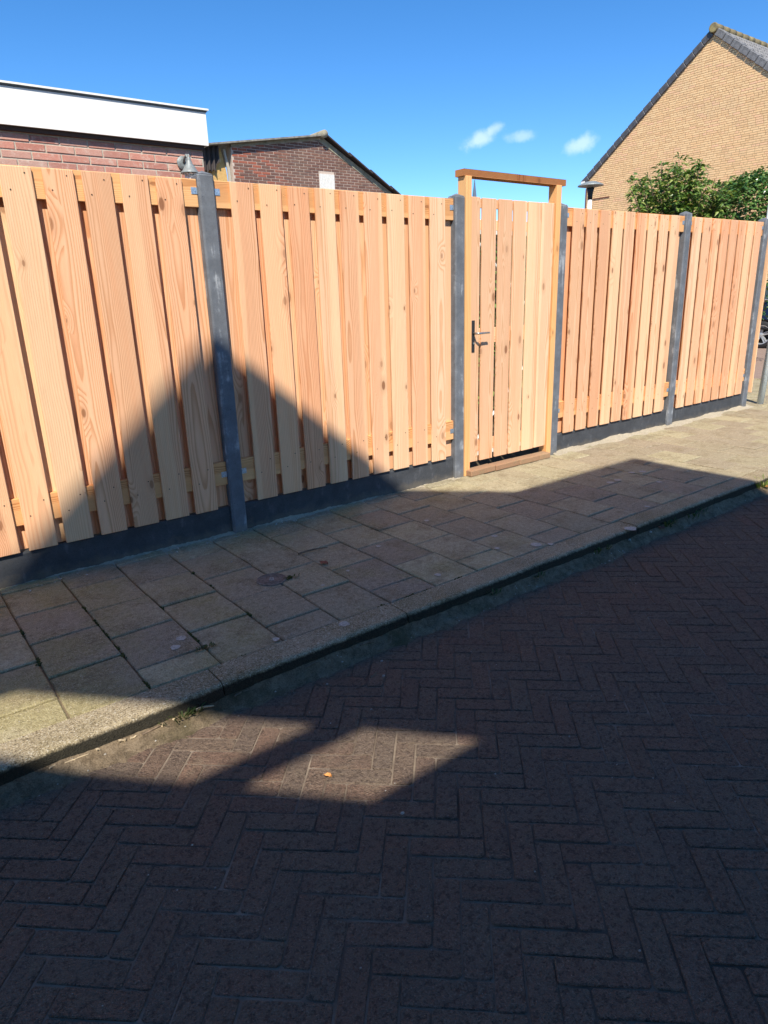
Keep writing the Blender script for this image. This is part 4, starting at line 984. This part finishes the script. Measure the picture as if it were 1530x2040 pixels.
for k, (x, y, dx, dy, lb) in enumerate(((228, 1476, 14, -3, 'pale wood chip lowest of the chips in the gutter'), (238, 1468, 6, 12, 'pale wood chip tilted upright in the gutter'), (250, 1466, 14, -1, 'thick pale wood chip in the gutter'), (272, 1457, 40, -12, 'long dark wood splinter in the gutter'), (308, 1439, 9, 7, 'pale wood chip near the weed clump'), (333, 1432, 8, 5, 'pale wood chip touching the weed clump'), (186, 1496, 3, -10, 'short wood chip standing by the left kerb'))):
    twig(x, y, x+dx, y+dy, -.096, lb, .0055, 'chip' if k != 3 else 'twig', .04, seed=20+k, nm='wood_chip')
def leaf(px, py, z, m_, label, s=.035, seed=1):
    p = zdirt(px, py, z); rg = random.Random(seed); vs = []; n = 7
    for i in range(n):
        u = i/(n-1); w = math.sin(math.pi*min(.98, u+.03))*.38
        vs += [(s*(u-.5), s*w, .004+.01*rg.random()), (s*(u-.5), 0, .002), (s*(u-.5), -s*w, .004+.008*rg.random())]
    fs = []
    for i in range(n-1): fs += [(i*3, i*3+3, i*3+4, i*3+1), (i*3+1, i*3+4, i*3+5, i*3+2)]
    o = MB().add(vs, fs).obj('dry_leaf', M[m_], None, p, (0, 0, rg.uniform(0, 3))); tag(o, label, 'leaf', 'dry leaves on the paving')
leaf(653, 1547, -.097, 'leafdry', 'orange dry leaf on the sunlit road patch', .03, 2)
leaf(645, 1122, .003, 'leafred', 'reddish dry leaf on a pavement tile', .06, 3)
leaf(1306, 1057, -.096, 'leafred', 'red dry leaf in the gutter beside a weed', .06, 4)
leaf(1508, 974, -.09, 'leafdry', 'orange dry leaf under the bright grass tuft', .08, 5)
# pebbles and grit
pb_ = MB(); rg = random.Random(21)
def peb(p, s):
    vs = [Vector((math.cos(a)*s*rg.uniform(.7, 1.1), math.sin(a)*s*rg.uniform(.5, .9), 0)) for a in [k*1.0472 for k in range(6)]]
    pb_.add([p+v for v in vs] + [p+v*.6+Vector((0, 0, s*.55)) for v in vs], [(i, (i+1) % 6, 6+(i+1) % 6, 6+i) for i in range(6)] + [(6, 7, 8, 9, 10, 11)])
for k in range(260):
    x = rg.uniform(-2.2, 3.5); y = rg.uniform(-3.4, -1.72) if rg.random() < .65 else rg.uniform(-1.5, -.05)
    peb(Vector((x, y, -.098 if y < -1.6 else .001)), abs(rg.gauss(.0018, .0012))+.0008)
for k in range(60): peb(Vector((rg.uniform(-1.3, .6), rg.uniform(-.12, -.02), .008)), rg.uniform(.003, .008))
for k in range(90):
    x = rg.uniform(-2, 3.4); y = min(KY0-.01, rg.gauss(-1.76, .04)); v = (y+1.90)/(KY0+.02+1.90)
    peb(Vector((x, y, -.1+(hdirt(x, y, v) if v > 0 else 0)+.001)), rg.uniform(.002, .006))
for px, py, z, s in ((764, 1347, -.098, .009), (760, 1317, -.098, .008), (652, 1363, -.098, .007), (740, 1413, -.098, .006), (1267, 1059, -.09, .012), (1227, 1077, -.094, .012), (802, 1620, -.098, .008), (1214, 1118, -.096, .01), (60, 1177, .004, .01), (461, 1120, .002, .008), (619, 1071, .002, .007)): peb(zdirt(px, py, z), s)
tag(pb_.obj('pebbles', M['pebble']), kind='stuff')
ls = MB(); rg = random.Random(5)
for px, py, s in ((361, 1273, .024), (350, 1291, .024), (686, 1244, .028), (550, 1275, .018), (872, 1146, .020), (754, 1089, .018), (1068, 1086, .034), (1097, 1085, .018), (985, 1069, .022), (990, 1093, .018), (1255, 1054, .04), (850, 1038, .018), (643, 1167, .012), (693, 1138, .012), (1216, 962, .03), (1230, 957, .03), (1258, 942, .03), (1280, 940, .03), (1313, 961, .025), (1290, 1010, .02)):
    p = at(px, py, 2, .0); n = 12; c = [(p.x+s*math.cos(a)*rg.uniform(.75, 1.15), p.y+s*math.sin(a)*rg.uniform(.75, 1.15), .0042) for a in [k*2*math.pi/n for k in range(n)]]
    ls.add(c + [(p.x, p.y, .0046)], [(i, (i+1) % n, n) for i in range(n)])
tag(ls.obj('lichen_spots', M['lichen'], pavement), kind='stuff')
